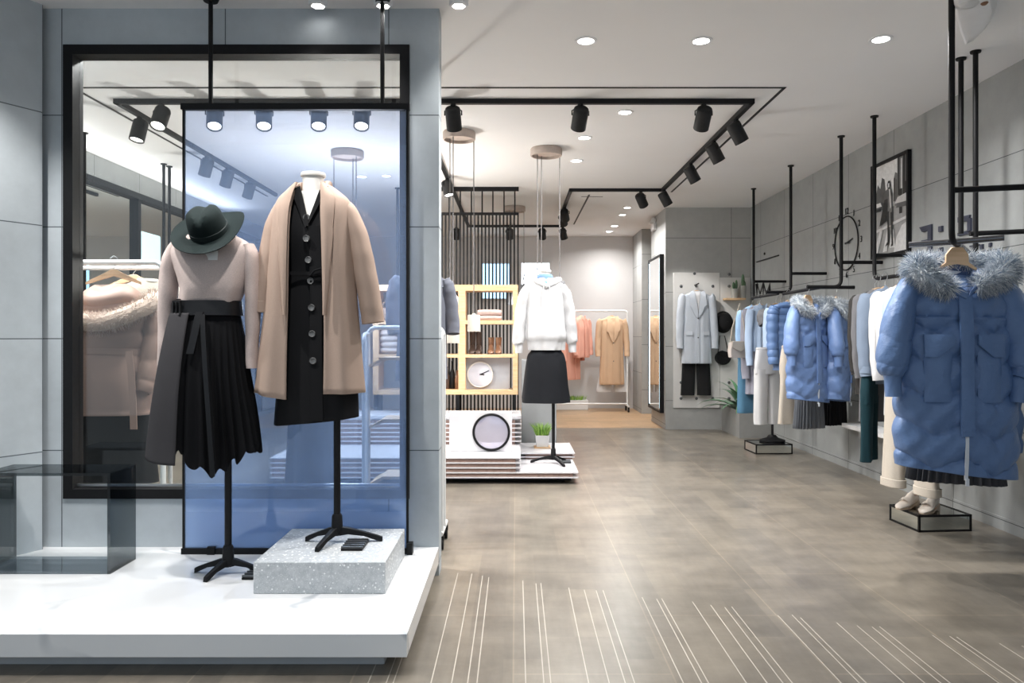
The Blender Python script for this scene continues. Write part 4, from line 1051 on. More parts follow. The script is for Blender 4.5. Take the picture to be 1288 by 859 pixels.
def hung_top(name, label, cat, loc, rz, mat, hw=.21, L=.70, sl=.56, sw=.055, group=None, front='collar', buttons=0, lapel=None, fl=.02, depth=.085, seed=1, bcol='button', inner=None, flaps=False, hanger_label=None, cuff=False, sx=.0, belt=False, trim=None):
    t = lthing(name, label, cat, loc, rz, group)
    z0 = -.088
    rows = [(z0, -.055, .055, .04, .045), (z0 - .012, -.085, .085, .045, .05), (z0 - .03, -hw * .62, hw * .62, .05, .05), (z0 - .055, -hw * .9, hw * .9, .055, .055), (z0 - .085, -hw * .98, hw * .98, .06, .06), (z0 - .2, -hw * .93, hw * .93, depth, depth * .8), (z0 - L * .5, -hw * .92, hw * .92, depth, depth * .8), (z0 - L * .8, -hw * (.95 + fl), hw * (.95 + fl), depth, depth * .8), (z0 - L, -hw * (.96 + fl * 2), hw * (.96 + fl * 2), depth, depth * .8)]
    b = cloth_body(rows, 60, 5, .82, [(4, .6, 2), (7, .5, -3), (11, .3, 2)], (.001, .013), seed=seed); b.build('body', mat, t)
    S = catmull(rows, 5)
    def fy(x, z, off=.004):
        i = int(np.argmin(abs(S[:, 0] - z))); _, xl, xr, df, db = S[i]
        c = min(.98, abs(x) / ((xr - xl) / 2)); c = c ** (1 / .82)
        return -df * (1 - c * c) ** .41 - off - .010 * min(1, max(0, -(z + .15) / L))
    if sl:
        for sg in (-1, 1):
            zs = z0 - .06
            P = [(sg * hw * .88, .0, zs, .045, .05), (sg * (hw * 1.0), -.005, zs - .05, sw * 1.05, sw * 1.15), (sg * (hw * 1.07 + .012), -.012, zs - sl * .45, sw, sw), (sg * (hw * 1.10 + .018 + sx), -.03, zs - sl * .8, sw * .9, sw * .85), (sg * (hw * 1.10 + .016 + sx), -.045, zs - sl, sw * .82, sw * .8)]
            sleeve(P, 22, 7, .03, .05, seed + sg).build('sleeve', mat, t)
            if cuff:
                x, y, z = P[-1][:3]
                MB().lathe([(sw * .84, -.03), (sw * .90, -.028), (sw * .90, .02), (sw * .84, .022)], (x, y, z + .05), 22, Matrix.Rotation(-sg * .05, 3, 'Y'), False, False).build('cuff', mat, t, solid=.003)
    zt = z0 - .01
    if lapel:
        dz = lapel                              # depth of the V
        g = []
        for k in range(7):
            u = k / 6; z = zt - dz * u; w = .052 * (1 - u) + .002
            g.append([(x, fy(x, z, .002), z) for x in np.linspace(-w, w, 5)])
        MB().loft(g, False, False, False).build('lining', inner or 'lining_grey', t, solid=.003)
        for sg in (-1, 1):
            pts, W = [], []
            for u in (0, .12, .3, .55, .62, .85, 1.):
                z = zt + .012 - (dz + .02) * u
                w = (.022, .030, .040, .052, .036, .024, .004)[(0, .12, .3, .55, .62, .85, 1.).index(u)]
                x = sg * (.055 * (1 - u) + .004 + w * .7); pts.append((x, fy(x, z, .014), z)); W.append(Vector((w, 0, .010)))
            strip(pts, W, .010).build('lapel', mat, t)
    elif front == 'collar':
        for sg in (-1, 1):
            pts, W = [], []
            for u in (0, .5, 1.):
                z = zt + .016 - .055 * u; x = sg * (.05 - .028 * u); pts.append((x, fy(x, z, .008), z)); W.append(Vector((.02 - .006 * u, 0, .02)))
            strip(pts, W, .006).build('collar', mat, t)
    else:
        P = [(.058 * math.cos(a), -.0 + .046 * math.sin(a), z0 - .004 - .012 * max(0, -math.sin(a))) for a in np.linspace(0, 2 * PI, 25)[:-1]]
        MB().tube(P, .008, 8, True).build('neckband', mat, t)
    if buttons or front == 'collar':
        zt2 = zt - (lapel or .05)
        zz = np.linspace(zt2 - .01, z0 - L + .01, 10)
        plk = strip([(.0, fy(0, z, .0045), z) for z in zz], Vector((.016, 0, 0)), .005).build('placket', trim or mat, t)
        for k in range(buttons):
            z = zt2 - .02 - (L - (lapel or .05) - .12) * k / max(1, buttons)
            MB().lathe([(.001, .0), (.008, .0), (.0095, .003), (.001, .0045)], (0, fy(0, z, .0095), z), 14, Matrix.Rotation(PI / 2, 3, 'X'), False, False).build('button', bcol, plk)
    if flaps:
        for sg in (-1, 1):
            z = z0 - L * .56; x0_, x1_ = sg * hw * .35, sg * hw * .8
            b = MB(); P = [(x, fy(x, z, .002), z) for x in (x0_, x1_)] + [(x, fy(x, z - .05, .006), z - .05) for x in (x1_, x0_)]
            b.prism(P, (0, -.008, 0)); b.build('pocket_flap', mat, t, bevel=.002)
    if belt:
        z = z0 - L * .42
        rr = ring(0, 0, z, hw * .95, depth + .008, depth * .85, 48, .82)
        MB().loft([[(p[0], p[1], p[2] + d) for p in rr * np.array([1 + e, 1 + e, 1])] for d, e in ((.022, -.02), (.022, .01), (-.022, .01), (-.022, -.02))], True, False, False).build('belt', mat, t)
    return t
def trousers(label, loc, rz, mat, wd=.19, L=1.0, hemw=.105, gap=.012, depth=.05, name='trousers', cat='trousers', group=None, cuffs=False, seed=1, sep=.0, rise=.25):
    """z = 0 at the waistband"""
    t = lthing(name, label, cat, loc, rz, group)
    b = cloth_body([(0, -wd * .86, wd * .86, depth, depth), (-.04, -wd * .88, wd * .88, depth * 1.05, depth * 1.05), (-.045, -wd * .89, wd * .89, depth * 1.1, depth * 1.1), (-rise * .7, -wd, wd, depth * 1.15, depth * 1.15), (-rise - .03, -wd, wd, depth * 1.1, depth * 1.1)], 44, 5, .8, [(5, 1, 2)], (.0, .005), .02, .01, seed)
    b.build('hip', mat, t)
    for sg in (-1, 1):
        c0 = sg * (wd * .5); c1 = sg * (hemw + gap + sep)
        rows = [(-rise + .02, c0 - wd * .49, c0 + wd * .49, depth * 1.05, depth * 1.05), (-rise - .08, c0 - wd * .48, c0 + wd * .48, depth, depth), (-(rise + L) / 2, (c0 + c1) / 2 - (wd * .47 + hemw) / 2, (c0 + c1) / 2 + (wd * .47 + hemw) / 2, depth * .9, depth * .9), (-L + .06, c1 - hemw, c1 + hemw, depth * .9, depth * .9), (-L, c1 - hemw, c1 + hemw, depth * .9, depth * .9)]
        b = cloth_body(rows, 36, 6, .8, [(3, .7, 2), (5, .5, -3)], (.002, .007), .03, .01, seed + sg, topcap=False); b.build('leg', mat, t)
        if cuffs:
            rr = [ring(c1, 0, -L + d, hemw + e, depth * .9 + e + .004, depth * .9 + e + .004, 36, .8) for d, e in ((.055, .002), (.054, .008), (.004, .008), (.003, .002))]
            MB().loft(rr, True, False, False).build('cuff', mat, t)
    b = MB(); b.tube([(x, depth * 1.02 * math.sin(a), -.012) for a in np.linspace(0, 2 * PI, 25)[:-1] for x in [wd * .87 * math.cos(a)]], .008, 6, True); b.build('waistband', mat, t)
    return t
def pleated(label, loc, rz, mat, w0=.14, w1=.24, L=.7, depth=.07, n=30, name='pleated_skirt', cat='skirt', amp=.012, group=None, tilt=0.):
    t = lthing(name, label, cat, loc, rz, group)
    b = cloth_body([(0, -w0, w0, depth * .6, depth * .6), (-.04, -w0 * 1.02, w0 * 1.02, depth * .65, depth * .65), (-L * .5, -(w0 + w1) / 2, (w0 + w1) / 2, depth * .9, depth * .9), (-L, -w1, w1, depth, depth)], 200, 6, .82, [(n, .9, 0), (5, .5, 1)], (.002, amp), .05, .01, 5, hemf=lambda x, th: tilt * x)
    b.build('pleats', mat, t, angle=60)
    b = MB(); b.tube([(w0 * 1.0 * math.cos(a), depth * .62 * math.sin(a), -.012) for a in np.linspace(0, 2 * PI, 25)[:-1]], .012, 6, True); b.build('waistband', mat, t)
    return t
def fur(t, pts, rad, n, seed, mat, length=.055, gravity=.35, base=None, name='fur_trim', rads=None):
    rnd = random.Random(seed); S = catmull(pts, 10); b = MB()
    rr = np.interp(np.linspace(0, 1, len(S)), np.linspace(0, 1, len(pts)), rads) if rads is not None else np.full(len(S), rad)
    b.tube([tuple(p) for p in S], list(rr * .8), 12)
    k = len(S)
    for _ in range(n):
        i = rnd.randrange(0, k - 1); f = rnd.random(); c = Vector(S[i]) * (1 - f) + Vector(S[i + 1]) * f
        tg = (Vector(S[i + 1]) - Vector(S[i])).normalized(); d = Vector((rnd.gauss(0, 1), rnd.gauss(0, 1), rnd.gauss(0, 1)))
        d = (d - tg * d.dot(tg)).normalized(); r = rr[i]
        p = c + d * r * .72
        ln = length * rnd.uniform(.55, 1.2)
        dirn = (d + tg * rnd.uniform(-.7, .7) + Vector((rnd.uniform(-.4, .4), rnd.uniform(-.4, .4), -gravity))).normalized()
        s = dirn.cross(tg); s = (s.normalized() if s.length > .05 else dirn.orthogonal().normalized()) * .0019
        s2 = dirn.cross(s) * .8
        mid = p + dirn * ln * .55; tip = p + dirn * ln + Vector((0, 0, -gravity * ln * .35))
        b.add([p - s, p + s, p + s2, mid - s * .8, mid + s * .8, mid + s2 * .8, tip], [(0, 1, 4, 3), (1, 2, 5, 4), (2, 0, 3, 5), (3, 4, 6), (4, 5, 6), (5, 3, 6)])
    return b.build(name, mat, t, smooth=False)
def puffer(label, loc, rz, mat, furmat, scale=1., group=None, seed=1, res=1., nfur=2600, lining='lining_blue', hem_tilt=-.11):
    """long quilted down coat with a fur-edged hood; z = 0 at the hook"""
    t = lthing('down_coat', label, 'down coat', loc, rz, group, scale)
    X = lambda px: (px - 1199) / 234.; Z = lambda py: -(py - 298) / 234.
    rows = [(Z(336), X(1174), X(1224), .045, .05), (Z(341), X(1160), X(1238), .06, .06), (Z(350), X(1149), X(1250), .08, .075), (Z(375), X(1142), X(1257), .105, .09), (Z(420), X(1138), X(1262), .125, .10), (Z(470), X(1133), X(1266), .13, .105), (Z(520), X(1130), X(1269), .135, .11), (Z(570), X(1130), X(1270), .135, .11), (Z(594), X(1132), X(1268), .125, .10)]
    def seam(x, z):
        if z > Z(400): return (z - Z(400)) / .155
        tri = abs(((x / .30 + .5) % 1.) - .5) * 2          # 0..1 zigzag
        return (z - Z(400) + .085 * tri) / .185
    rnd = random.Random(seed)
    def pf(x, y, z, th):
        q = seam(x, z); v = abs(math.sin(PI * q)); top = min(1., max(0., (Z(340) - z) / .08))
        wr = .0022 * math.sin(x * 95 + q * 5) * (1 - v) + .0018 * math.sin(x * 60 - z * 45 + seed)
        return top * (.028 * v ** .42 - .010 + wr * 1.5)
    b = cloth_body(rows, int(150 * res), max(4, int(16 * res)), .84, [(3, .6, 1), (5, .4, -2)], (.0, .012), .06, .03, seed, lambda x, th: hem_tilt * x, pf)
    for i, (x, y, z) in enumerate(b.v):                # open the front of the neck into a V
        if y < .0 and z > Z(378): b.v[i] = (x, y, z - max(0., 1 - abs(x) / .105) * (z - Z(378)) * .95)
    b.build('quilted_body', mat, t, angle=80)
    S = catmull(rows, 8)
    def fy(x, z, off):
        i = int(np.argmin(abs(S[:, 0] - z))); _, xl, xr, df, db = S[i]
        c = min(.98, abs(x - (xl + xr) / 2) / ((xr - xl) / 2)) ** (1 / .84)
        return -df * (1 - c * c) ** .42 - off
    def patch(x0, x1, z0, z1, off, th, name, m_, nx=10, nz=12, shape=None, bulge=.0):
        g = []
        for k in range(nz + 1):
            z = z0 + (z1 - z0) * k / nz; r = []
            for j in range(nx + 1):
                u = j / nx; x = x0 + (x1 - x0) * u; zz = z
                if shape: zz = z0 + (shape(u) - z0) * k / nz
                bb = bulge * math.sin(PI * u) ** .6 * math.sin(PI * k / nz) ** .6
                r.append((x, fy(x, zz, off + bb), zz))
            g.append(r + [(p[0], p[1] + th, p[2]) for p in reversed(r)])
        return MB().loft(g).build(name, m_, t)
    for sg, P in ((-1, [(1150, 347, .04, .055, .0), (1139, 372, .062, .07, -.02), (1128, 405, .076, .078, -.04), (1121, 438, .080, .082, -.06), (1118, 460, .076, .076, -.07), (1118, 472, .052, .055, -.075), (1118, 476, .043, .045, -.076), (1119, 499, .042, .044, -.08)]), (1, [(1248, 347, .04, .055, .0), (1258, 372, .075, .075, -.01), (1268, 408, .092, .085, -.025), (1275, 442, .10, .09, -.05), (1276, 466, .094, .085, -.075), (1269, 479, .06, .06, -.085), (1267, 482, .048, .05, -.087), (1265, 505, .046, .047, -.09)])):
        def pfs(u, a):
            v = abs(math.sin(PI * (u * 5.2 + .12 * math.cos(a * 2)))); return (.10 * v ** .5 - .03) * (1 if u < .74 else 0) + (.03 * math.sin(a * 9 + u * 30) if .6 < u < .8 else .01 * math.sin(a * 7 + u * 40))
        sleeve([(X(x), y, Z(z), a_, d_) for x, z, a_, d_, y in P], int(44 * res), max(5, int(12 * res)), .03, 0, seed, pfs).build('sleeve', mat, t, angle=80)
    for sg, (x0, x1, zt_, zo, zi) in ((-1, (1153, 1181, 424, 449, 436)), (1, (1213, 1241, 424, 436, 449))):
        patch(X(x0 - 1), X(x1 + 1), Z(430), Z(505), .012, .02, 'pocket', mat, 12, 12, bulge=.018)
        sh = (lambda u: Z(449) if u < .45 else Z(449) + (Z(434) - Z(449)) * (u - .45) / .55) if sg < 0 else (lambda u: Z(449) if u > .55 else Z(449) + (Z(434) - Z(449)) * (.55 - u) / .55)
        patch(X(x0 - 2), X(x1 + 2), Z(421), Z(449), .040, .014, 'pocket_flap', mat, 12, 6, sh, .006)
    patch(X(1191), X(1206), Z(372), Z(546), .034, .016, 'placket', mat, 6, 24, bulge=.003)
    zp = patch(X(1196.4), X(1200.2), Z(546), Z(600) , .024, .01, 'zipper', 'zip_white', 2, 10)
    b = MB(); b.box((X(1198), fy(0, Z(598), .034), Z(602)), (.018, .01, .04)); b.build('zip_pull', 'zip_white', zp, bevel=.002)
    # collar flaps inside the fur, lining and label
    b = MB(); b.loft([[(x, .035 - .9 * x * x - .02 * u, z) for x in np.linspace(-w, w, 9)] for u, z, w in ((0, Z(328), .095), (.5, Z(345), .10), (1, Z(372), .08))], False, False, False); b.build('lining', lining, t, solid=.008)
    b = MB(); b.box((X(1201), .018, Z(344)), (.085, .002, .035), R=Matrix.Rotation(.12, 3, 'Y')); b.build('neck_label', 'zip_white', t)
    for sg, P in ((-1, [(1176, 358, .03), (1188, 366, .045), (1200, 374, .03)]), (1, [(1222, 352, .035), (1212, 362, .04), (1203, 371, .028)])):
        strip([(X(x), fy(X(x), Z(z), .03), Z(z)) for x, z, w_ in P], [Vector((.006, 0, w_ * .55)) for x, z, w_ in P], .014).build('collar_flap', mat, t, bevel=.003)
    F = [(1184, 366, -.125), (1166, 357, -.125), (1150, 344, -.10), (1150, 335, -.05), (1166, 331, .03), (1199, 328, .07), (1232, 331, .03), (1250, 333, -.05), (1248, 343, -.10), (1230, 354, -.125), (1212, 363, -.125)]
    fur(t, [(X(x), y, Z(z)) for x, z, y in F], .055, nfur, seed, furmat, .058, .25, rads=[.035, .055, .065, .060, .05, .04, .05, .06, .065, .055, .035])
    return t
M['lining_grey'] = fabric('grey lining', (.20, .20, .21), .6)
M['lining_blue'] = fabric('blue lining', (.06, .10, .22), .5, .1, 20, 300, .1, .1)
M['zip_white'] = plain('pale zipper tape', (.66, .70, .76), .4)
M['down_blue'] = down('steel blue nylon', (.105, .185, .365))
M['down_light'] = down('light blue nylon', (.145, .235, .46))
M['fur_blue'] = island_mat('blue grey fur', [(0, (.13, .19, .27)), (.35, (.32, .38, .46)), (.62, (.60, .64, .68)), (1, (.92, .92, .92))])
M['denim_teal'] = fabric('dark teal denim', (.010, .035, .045), .85, .12, 8, 420, .2, .05)
M['denim_blue'] = fabric('mid blue denim', (.10, .23, .36), .85, .1, 8, 420, .2, .05)
M['cream_cloth'] = fabric('cream twill', (.54, .485, .415), .9, .03, 6, 400, .2, .1, wrinkle=1.)
M['white_cloth'] = fabric('white cotton', (.62, .62, .63), .9, .02, 8, 400, .2, .1, wrinkle=1.5)
M['pale_blue'] = fabric('pale blue cotton', (.42, .53, .70), .85, .04, 8, 400, .2, .1, wrinkle=1.5)
M['sky_blue'] = fabric('sky blue cotton', (.30, .46, .68), .85, .05, 8, 400, .2, .1, wrinkle=1.5)
M['lavender'] = fabric('lavender grey wool', (.36, .36, .43), .9, .05, 8, 400, .25, .3)
M['grey_wool'] = fabric('grey wool', (.15, .15, .16), .9, .06, 8, 400, .25, .2)
M['dark_grey'] = fabric('dark taupe wool', (.032, .030, .029), .9, .08, 8, 400, .25, .2)
M['blue_grey'] = fabric('blue grey cotton', (.20, .25, .33), .85, .06, 8, 400, .2, .1, wrinkle=1.5)
M['ice_wool'] = fabric('ice grey wool', (.52, .56, .62), .9, .04, 6, 400, .2, .3)
M['pleat_grey'] = fabric('charcoal pleats', (.05, .052, .06), .6, .1, 10, 400, .15, .1)
M['black_wool'] = fabric('black wool', (.014, .014, .015), .85, .1, 8, 400, .2, .1)
# ================================================================== merchandise wall: black pipe rails
RZ = 1.742; PR = .0155
def bend(P, r=.07, n=6):
    """round the inner corners of a polyline"""
    P = [Vector(p) for p in P]; out = [P[0]]
    for a, b_, c in zip(P[:-2], P[1:-1], P[2:]):
        u, v = (a - b_).normalized(), (c - b_).normalized()
        for k in range(n + 1):
            s_ = k / n; out.append((b_ + u * r) * (1 - s_) ** 2 + b_ * 2 * s_ * (1 - s_) + (b_ + v * r) * s_ ** 2)
    return out + [P[-1]]
def rack(label, parts, base, caps=()):
    t = thing('pipe_rail', label, 'clothes rail', base, 'black pipe clothes rails')
    for nm, P in parts:
        MB().tube(bend(P) if len(P) > 2 else P, PR, 14).build(nm, 'black', t)
    for x, y in caps: MB().lathe([(.001, -.012), (.03, -.012), (.032, 0), (.001, 0)], (x, y, CEIL), 20, cap0=False).build('ceiling_cap', 'black', t)
    return t
rack('black ceiling-hung pipe rail holding the grey coat and white trousers at the far end', [('pole', [(2.86, 9.09, CEIL - .005), (2.86, 9.09, RZ), (2.77, 8.9, RZ), (2.77, 7.98, RZ)]), ('pole', [(2.86, 7.86, CEIL - .005), (2.86, 7.86, RZ + .01), (2.60, 7.86, RZ + .01)]), ('strut', [(2.875, 9.09, az(354, 9.09)), (WR, 9.09, az(354, 9.09))]), ('strut', [(2.875, 7.86, az(344, 7.86)), (WR - .02, 7.86, az(344, 7.86))])], (2.86, 9.09, CEIL), [(2.86, 9.09), (2.86, 7.86)])
z_ = az(356, 9.06); b = MB()
b.tube([(ax(px, 9.06), 9.06, 1.3 - (py - 422) * 9.06 / FPX) for px, py in ((952, 357), (952, 371), (952.5, 357), (956, 370), (959.5, 357), (960, 370), (960.5, 357), (964, 370), (968, 357), (968, 371))], .019, 8)
o = b.build('zigzag_bracket', 'black', None); tag(o, 'black zigzag metal bracket above the far clothes rail', 'bracket')
rack('black ceiling-hung pipe rail carrying the two fur-hooded light blue down coats', [('pole', [(2.885, 6.70, CEIL - .005), (2.885, 6.70, RZ - .01), (2.58, 6.70, RZ - .01)]), ('crossbar', [(2.60, 6.74, RZ - .012), (3.02, 6.74, RZ - .012)]), ('rail', [(2.73, 6.78, RZ - .01), (2.77, 7.82, RZ - .01)]), ('strut', [(2.90, 6.70, az(330, 6.7)), (WR, 6.70, az(330, 6.7))])], (2.885, 6.70, CEIL), [(2.885, 6.70)])
RC = 1.755
rack('black ceiling-hung pipe rail with the dark coats and shirts beside the framed photograph', [('pole', [(2.89, 6.09, CEIL - .005), (2.89, 6.09, RC), (2.90, 5.9, RC), (2.94, 5.05, RC)]), ('strut', [(2.905, 6.09, az(321, 6.09)), (WR, 6.09, az(321, 6.09))])], (2.89, 6.09, CEIL), [(2.89, 6.09)])
zb = 1.79
t = rack('nearest black pipe rail, on which the long steel blue down coat hangs', [('pole', [(2.25, 3.90, CEIL - .005), (2.25, 3.90, zb), (2.34, 4.02, zb), (3.10, 5.05, zb)]), ('strut', [(2.84, 4.82, CEIL - .005), (2.84, 4.82, 1.95)]), ('strut', [(2.86, 4.70, CEIL - .005), (2.86, 4.70, zb - .0)]), ('brace', [(2.26, 3.90, az(239, 3.90)), (WR, 3.76, az(227, 3.76))]), ('brace', [(2.83, 4.71, az(294, 4.71)), (WR, 4.66, az(290, 4.66))])], (2.25, 3.90, CEIL), [(2.25, 3.90), (2.84, 4.82), (2.86, 4.70)])
b = MB(); b.tube([(ax(1143, 4.06), 4.06, az(308, 4.06)), (ax(1202, 3.96), 3.96, az(304, 3.96)), (ax(1263, 3.86), 3.86, az(299, 3.86))], .0155, 16); o = b.build('crossbar', 'steel_pipe' if 'steel_pipe' in M else 'steel', t)
M['steel_pipe'] = plain('polished black pipe', (.16, .16, .17), .16, .9, .05); o.data.materials[0] = M['steel_pipe']
b = MB()
for k in range(9):
    p = Vector((2.40, 4.10, zb)).lerp(Vector((3.04, 4.97, zb)), k / 18)
    R = Vector((.68, .85, 0)).to_track_quat('Z', 'Y').to_matrix()
    b.lathe([(.016, -.004), (.02, -.004), (.02, .004), (.016, .004)], p, 14, R, False, False)
o = b.build('rail_rings', 'steel', t)
# ---- front rail garments
fx, fY = ax(1199.5, 4.10), 4.10
puffer('long steel blue quilted down coat with grey fur hood, nearest the camera', (fx, fY, 1.832), -.10, 'down_blue', 'fur_blue', 1., 'fur-hooded down coats', 3, 1.6, 7500)
hanger('wide wooden hanger in the neck of the long steel blue down coat', (fx + .0, fY - .03, 1.844), -.10, .17, .085, True, hz=-.045)
pleated('dark pleated long dress whose hem shows under the steel blue down coat', (ax(1203, 4.45), 4.45, 1.70), -.12, 'pleat_grey', .10, .27, 1.70 - az(606, 4.45), .085, 34, 'pleated_dress', 'dress', .012, None, -.05)
q = puffer('second steel blue down coat, mostly hidden behind the nearest one', (ax(1216, 4.62), 4.62, 1.83), -.12, 'down_blue', 'fur_blue', .95, 'fur-hooded down coats', 5, .5, 900)
hanger('wooden hanger of the hidden second steel blue down coat', (ax(1216, 4.62), 4.62, 1.842), -.12, .16, .085, True, hz=-.045)
trousers('cream cuffed trousers hanging beside the steel blue coat, hems above the loafers', (2.575, 4.94, 1.36), math.radians(-78), 'cream_cloth', .20, 1.075, .088, .012, .05, cuffs=True, seed=4, sep=.055)
# ---- third rail: coats and shirts seen from their sleeve side
def row(name, label, cat, Y, xl, mat, rz=.35, **k):
    hw = k.get('hw', .2); x = xl + (hw + .07) * math.cos(rz)
    t_ = hung_top(name, label, cat, (x, Y, RC - .012), rz, mat, **k)
    hanger('wooden hanger under the ' + (k.get('hanger_label') or cat), (x, Y, RC), rz, hw * .86)
    return t_
row('wool_coat', 'dark taupe wool coat with strapped cuffs, first on the rail beside the framed photograph', 'coat', 6.03, ax(1062, 6.03), 'dark_grey', hw=.19, L=.82, sl=.60, buttons=3, lapel=.22, cuff=True, seed=31, hanger_label='dark taupe coat', depth=.05)
row('grey_knit', 'grey knitted cardigan whose hem shows between the dark coats', 'cardigan', 5.90, ax(1067, 5.90), 'grey_wool', hw=.18, L=1.02, sl=.62, front='crew', seed=37, hanger_label='grey cardigan', depth=.045)
row('shirt', 'blue grey shirt jacket with buttoned cuffs beside the dark taupe coat', 'shirt', 5.76, ax(1073, 5.76), 'blue_grey', hw=.19, L=.72, sl=.60, buttons=4, seed=32, cuff=True, hanger_label='blue grey shirt', depth=.045)
row('blouse', 'white long-sleeved blouse hanging above the dark teal jeans', 'blouse', 5.6, ax(1088, 5.6), 'white_cloth', hw=.19, L=.66, sl=.62, seed=33, front='crew', hanger_label='white blouse', depth=.045)
row('t_shirt', 'long plain white top behind the pale blue shirt', 'top', 5.42, ax(1097, 5.42), 'white_cloth', hw=.17, L=.92, sl=.5, seed=38, front='crew', hanger_label='long white top', depth=.045)
row('shirt', 'pale blue buttoned shirt tucked next to the steel blue coat sleeve', 'shirt', 5.22, ax(1105, 5.22), 'pale_blue', hw=.18, L=.66, sl=.5, seed=34, buttons=5, hanger_label='pale blue shirt', depth=.06)
trousers('dark teal denim jeans hanging below the white blouse', (ax(1093.5, 5.72), 5.72, 1.02), .9, 'denim_teal', .15, .66, .078, .004, .04, 'jeans', 'jeans', seed=7, rise=.2)
# white wall ledge behind the jeans
t = thing('wall_ledge', 'low white ledge on the wall behind the dark teal jeans', 'ledge', (3.12, 6.3, .47)); bx('ledge', (3.02, 5.5, .455), (WR - .003, 7.0, .49), 'pot', t)
bx('light_strip', (3.03, 5.55, .449), (3.05, 6.95, .455), 'lamp_soft' if 'lamp_soft' in M else 'pot', t)
# ---- middle rail: light blue down coats
puffer('light blue quilted down coat with fur hood in front on the middle rail', (ax(1016, 6.85), 6.85, RZ - .02), .5, 'down_light', 'fur_blue', .80, 'fur-hooded down coats', 8, .7, 4500)
hanger('wooden hanger inside the front light blue down coat', (ax(1016, 6.85), 6.85, RZ - .005), .5, .13, .08, True)
puffer('light blue down coat nearer the wall, peeking out behind its twin', (ax(1052, 7.0), 7.0, RZ - .03), 1.0, 'down_light', 'fur_blue', .80, 'fur-hooded down coats', 9, .5, 3000)
hanger('wooden hanger inside the light blue down coat nearer the wall', (ax(1052, 7.0), 7.0, RZ - .01), 1.0, .13, .08, True)
pleated('grey satin pleated long skirt under the front light blue down coat', (ax(1018, 7.1), 7.1, 1.05), .4, 'pleat_satin' if 'pleat_satin' in M else 'pleat_grey', .12, .165, 1.05 - az(538, 7.1), .07, 24, group='pleated skirts on the middle rail')
M['pleat_satin'] = fabric('grey satin pleats', (.14, .15, .17), .4, .1, 10, 400, .15, .1, .5); [c for c in C.objects if c.name.startswith('pleats')][-1].data.materials[0] = M['pleat_satin']
pleated('black pleated long skirt under the light blue coat nearer the wall', (ax(1049, 7.3), 7.3, 1.05), .4, 'black_wool', .12, .14, 1.05 - az(534, 7.3), .06, 22, group='pleated skirts on the middle rail')
trousers('off-white wide trousers between the white pair and the pleated skirts', (ax(1000, 7.5), 7.5, 1.2), .4, 'cream_cloth', .18, 1.2 - az(532, 7.5), .10, .0, .05, seed=15)
def rowa(name, label, cat, px, Y, mat, rz=.3, hk=None, **k):
    x = ax(px, Y)
    t_ = hung_top(name, label, cat, (x, Y, RZ - .012), rz, mat, **k)
    hanger('wooden hanger in the ' + hk, (x, Y, RZ), rz, k.get('hw', .2) * .86); return t_
rowa('shirt', 'sky blue shirt at the far end of the rail, nearest the potted agave', 'shirt', 946, 9.0, 'sky_blue', hk='sky blue shirt', hw=.15, L=.78, sl=.5, seed=41, depth=.06)
rowa('wool_coat', 'lavender grey wool coat between the sky blue shirt and the pale cardigan', 'coat', 953, 8.8, 'lavender', hk='lavender grey coat', hw=.155, L=1.02, sl=.78, seed=42, lapel=.2, depth=.065)
rowa('cardigan', 'pale blue cardigan with white front hanging over the white trousers', 'cardigan', 956, 8.6, 'pale_blue', hk='pale blue cardigan', hw=.135, L=.52, sl=.62, sw=.045, seed=43, buttons=4, depth=.06, trim='white_cloth')
rowa('sweater', 'short grey wool sweater top beside the pale cardigan', 'sweater', 976, 8.42, 'grey_wool', hk='grey sweater', hw=.15, L=.5, sl=.16, sw=.07, seed=44, front='crew', depth=.065)
rowa('shirt', 'light blue long shirt behind the quilted vest', 'shirt', 982, 8.3, 'pale_blue', hk='light blue long shirt', hw=.15, L=.88, sl=.6, seed=45, buttons=4, depth=.06)
# short quilted jacket
t = lthing('quilted_jacket', 'short blue quilted jacket with horizontal channels next to the light blue coat', 'jacket', (ax(992, 7.72), 7.72, RZ - .012), .3)
rows = [(-.088, -.05, .05, .04, .04), (-.11, -.12, .12, .05, .05), (-.15, -.165, .165, .07, .06), (-.4, -.165, .165, .09, .08), (-.78, -.17, .17, .09, .08)]
cloth_body(rows, 60, 16, .84, [(4, .5, 1)], (0, .008), .04, .02, 9, puff=lambda x, y, z, th: .016 * abs(math.sin(PI * z / .075)) ** .6 - .005).build('quilted_body', 'down_blue', t)
for sg in (-1, 1):
    sleeve([(sg * .15, 0, -.14, .045, .05), (sg * .185, 0, -.22, .06, .06), (sg * .20, -.01, -.5, .055, .055), (sg * .2, -.03, -.72, .05, .05)], 22, 12, .03, 0, 3, lambda u, a: .16 * abs(math.sin(PI * u * 9)) ** .6 - .05).build('sleeve', 'down_blue', t)
hanger('wooden hanger in the short quilted jacket', (ax(992, 7.72), 7.72, RZ), .3, .13)
trousers('white wide-leg trousers hanging below the pale blue cardigan', (ax(966, 8.12), 8.12, 1.17), .35, 'white_cloth', .17, 1.17 - az(533, 8.12), .08, .016, .05, seed=16)
pleated('mid blue long denim skirt behind the white trousers', (ax(939, 8.85), 8.85, 1.05), .3, 'denim_blue', .11, .12, 1.05 - az(519, 8.85), .05, 3, 'denim_skirt', 'skirt', .004)
t = lthing('handbag', 'small cream flap handbag hanging beside the sky blue shirt', 'handbag', (ax(928, 8.62), 8.62, az(450, 8.62)), .5)
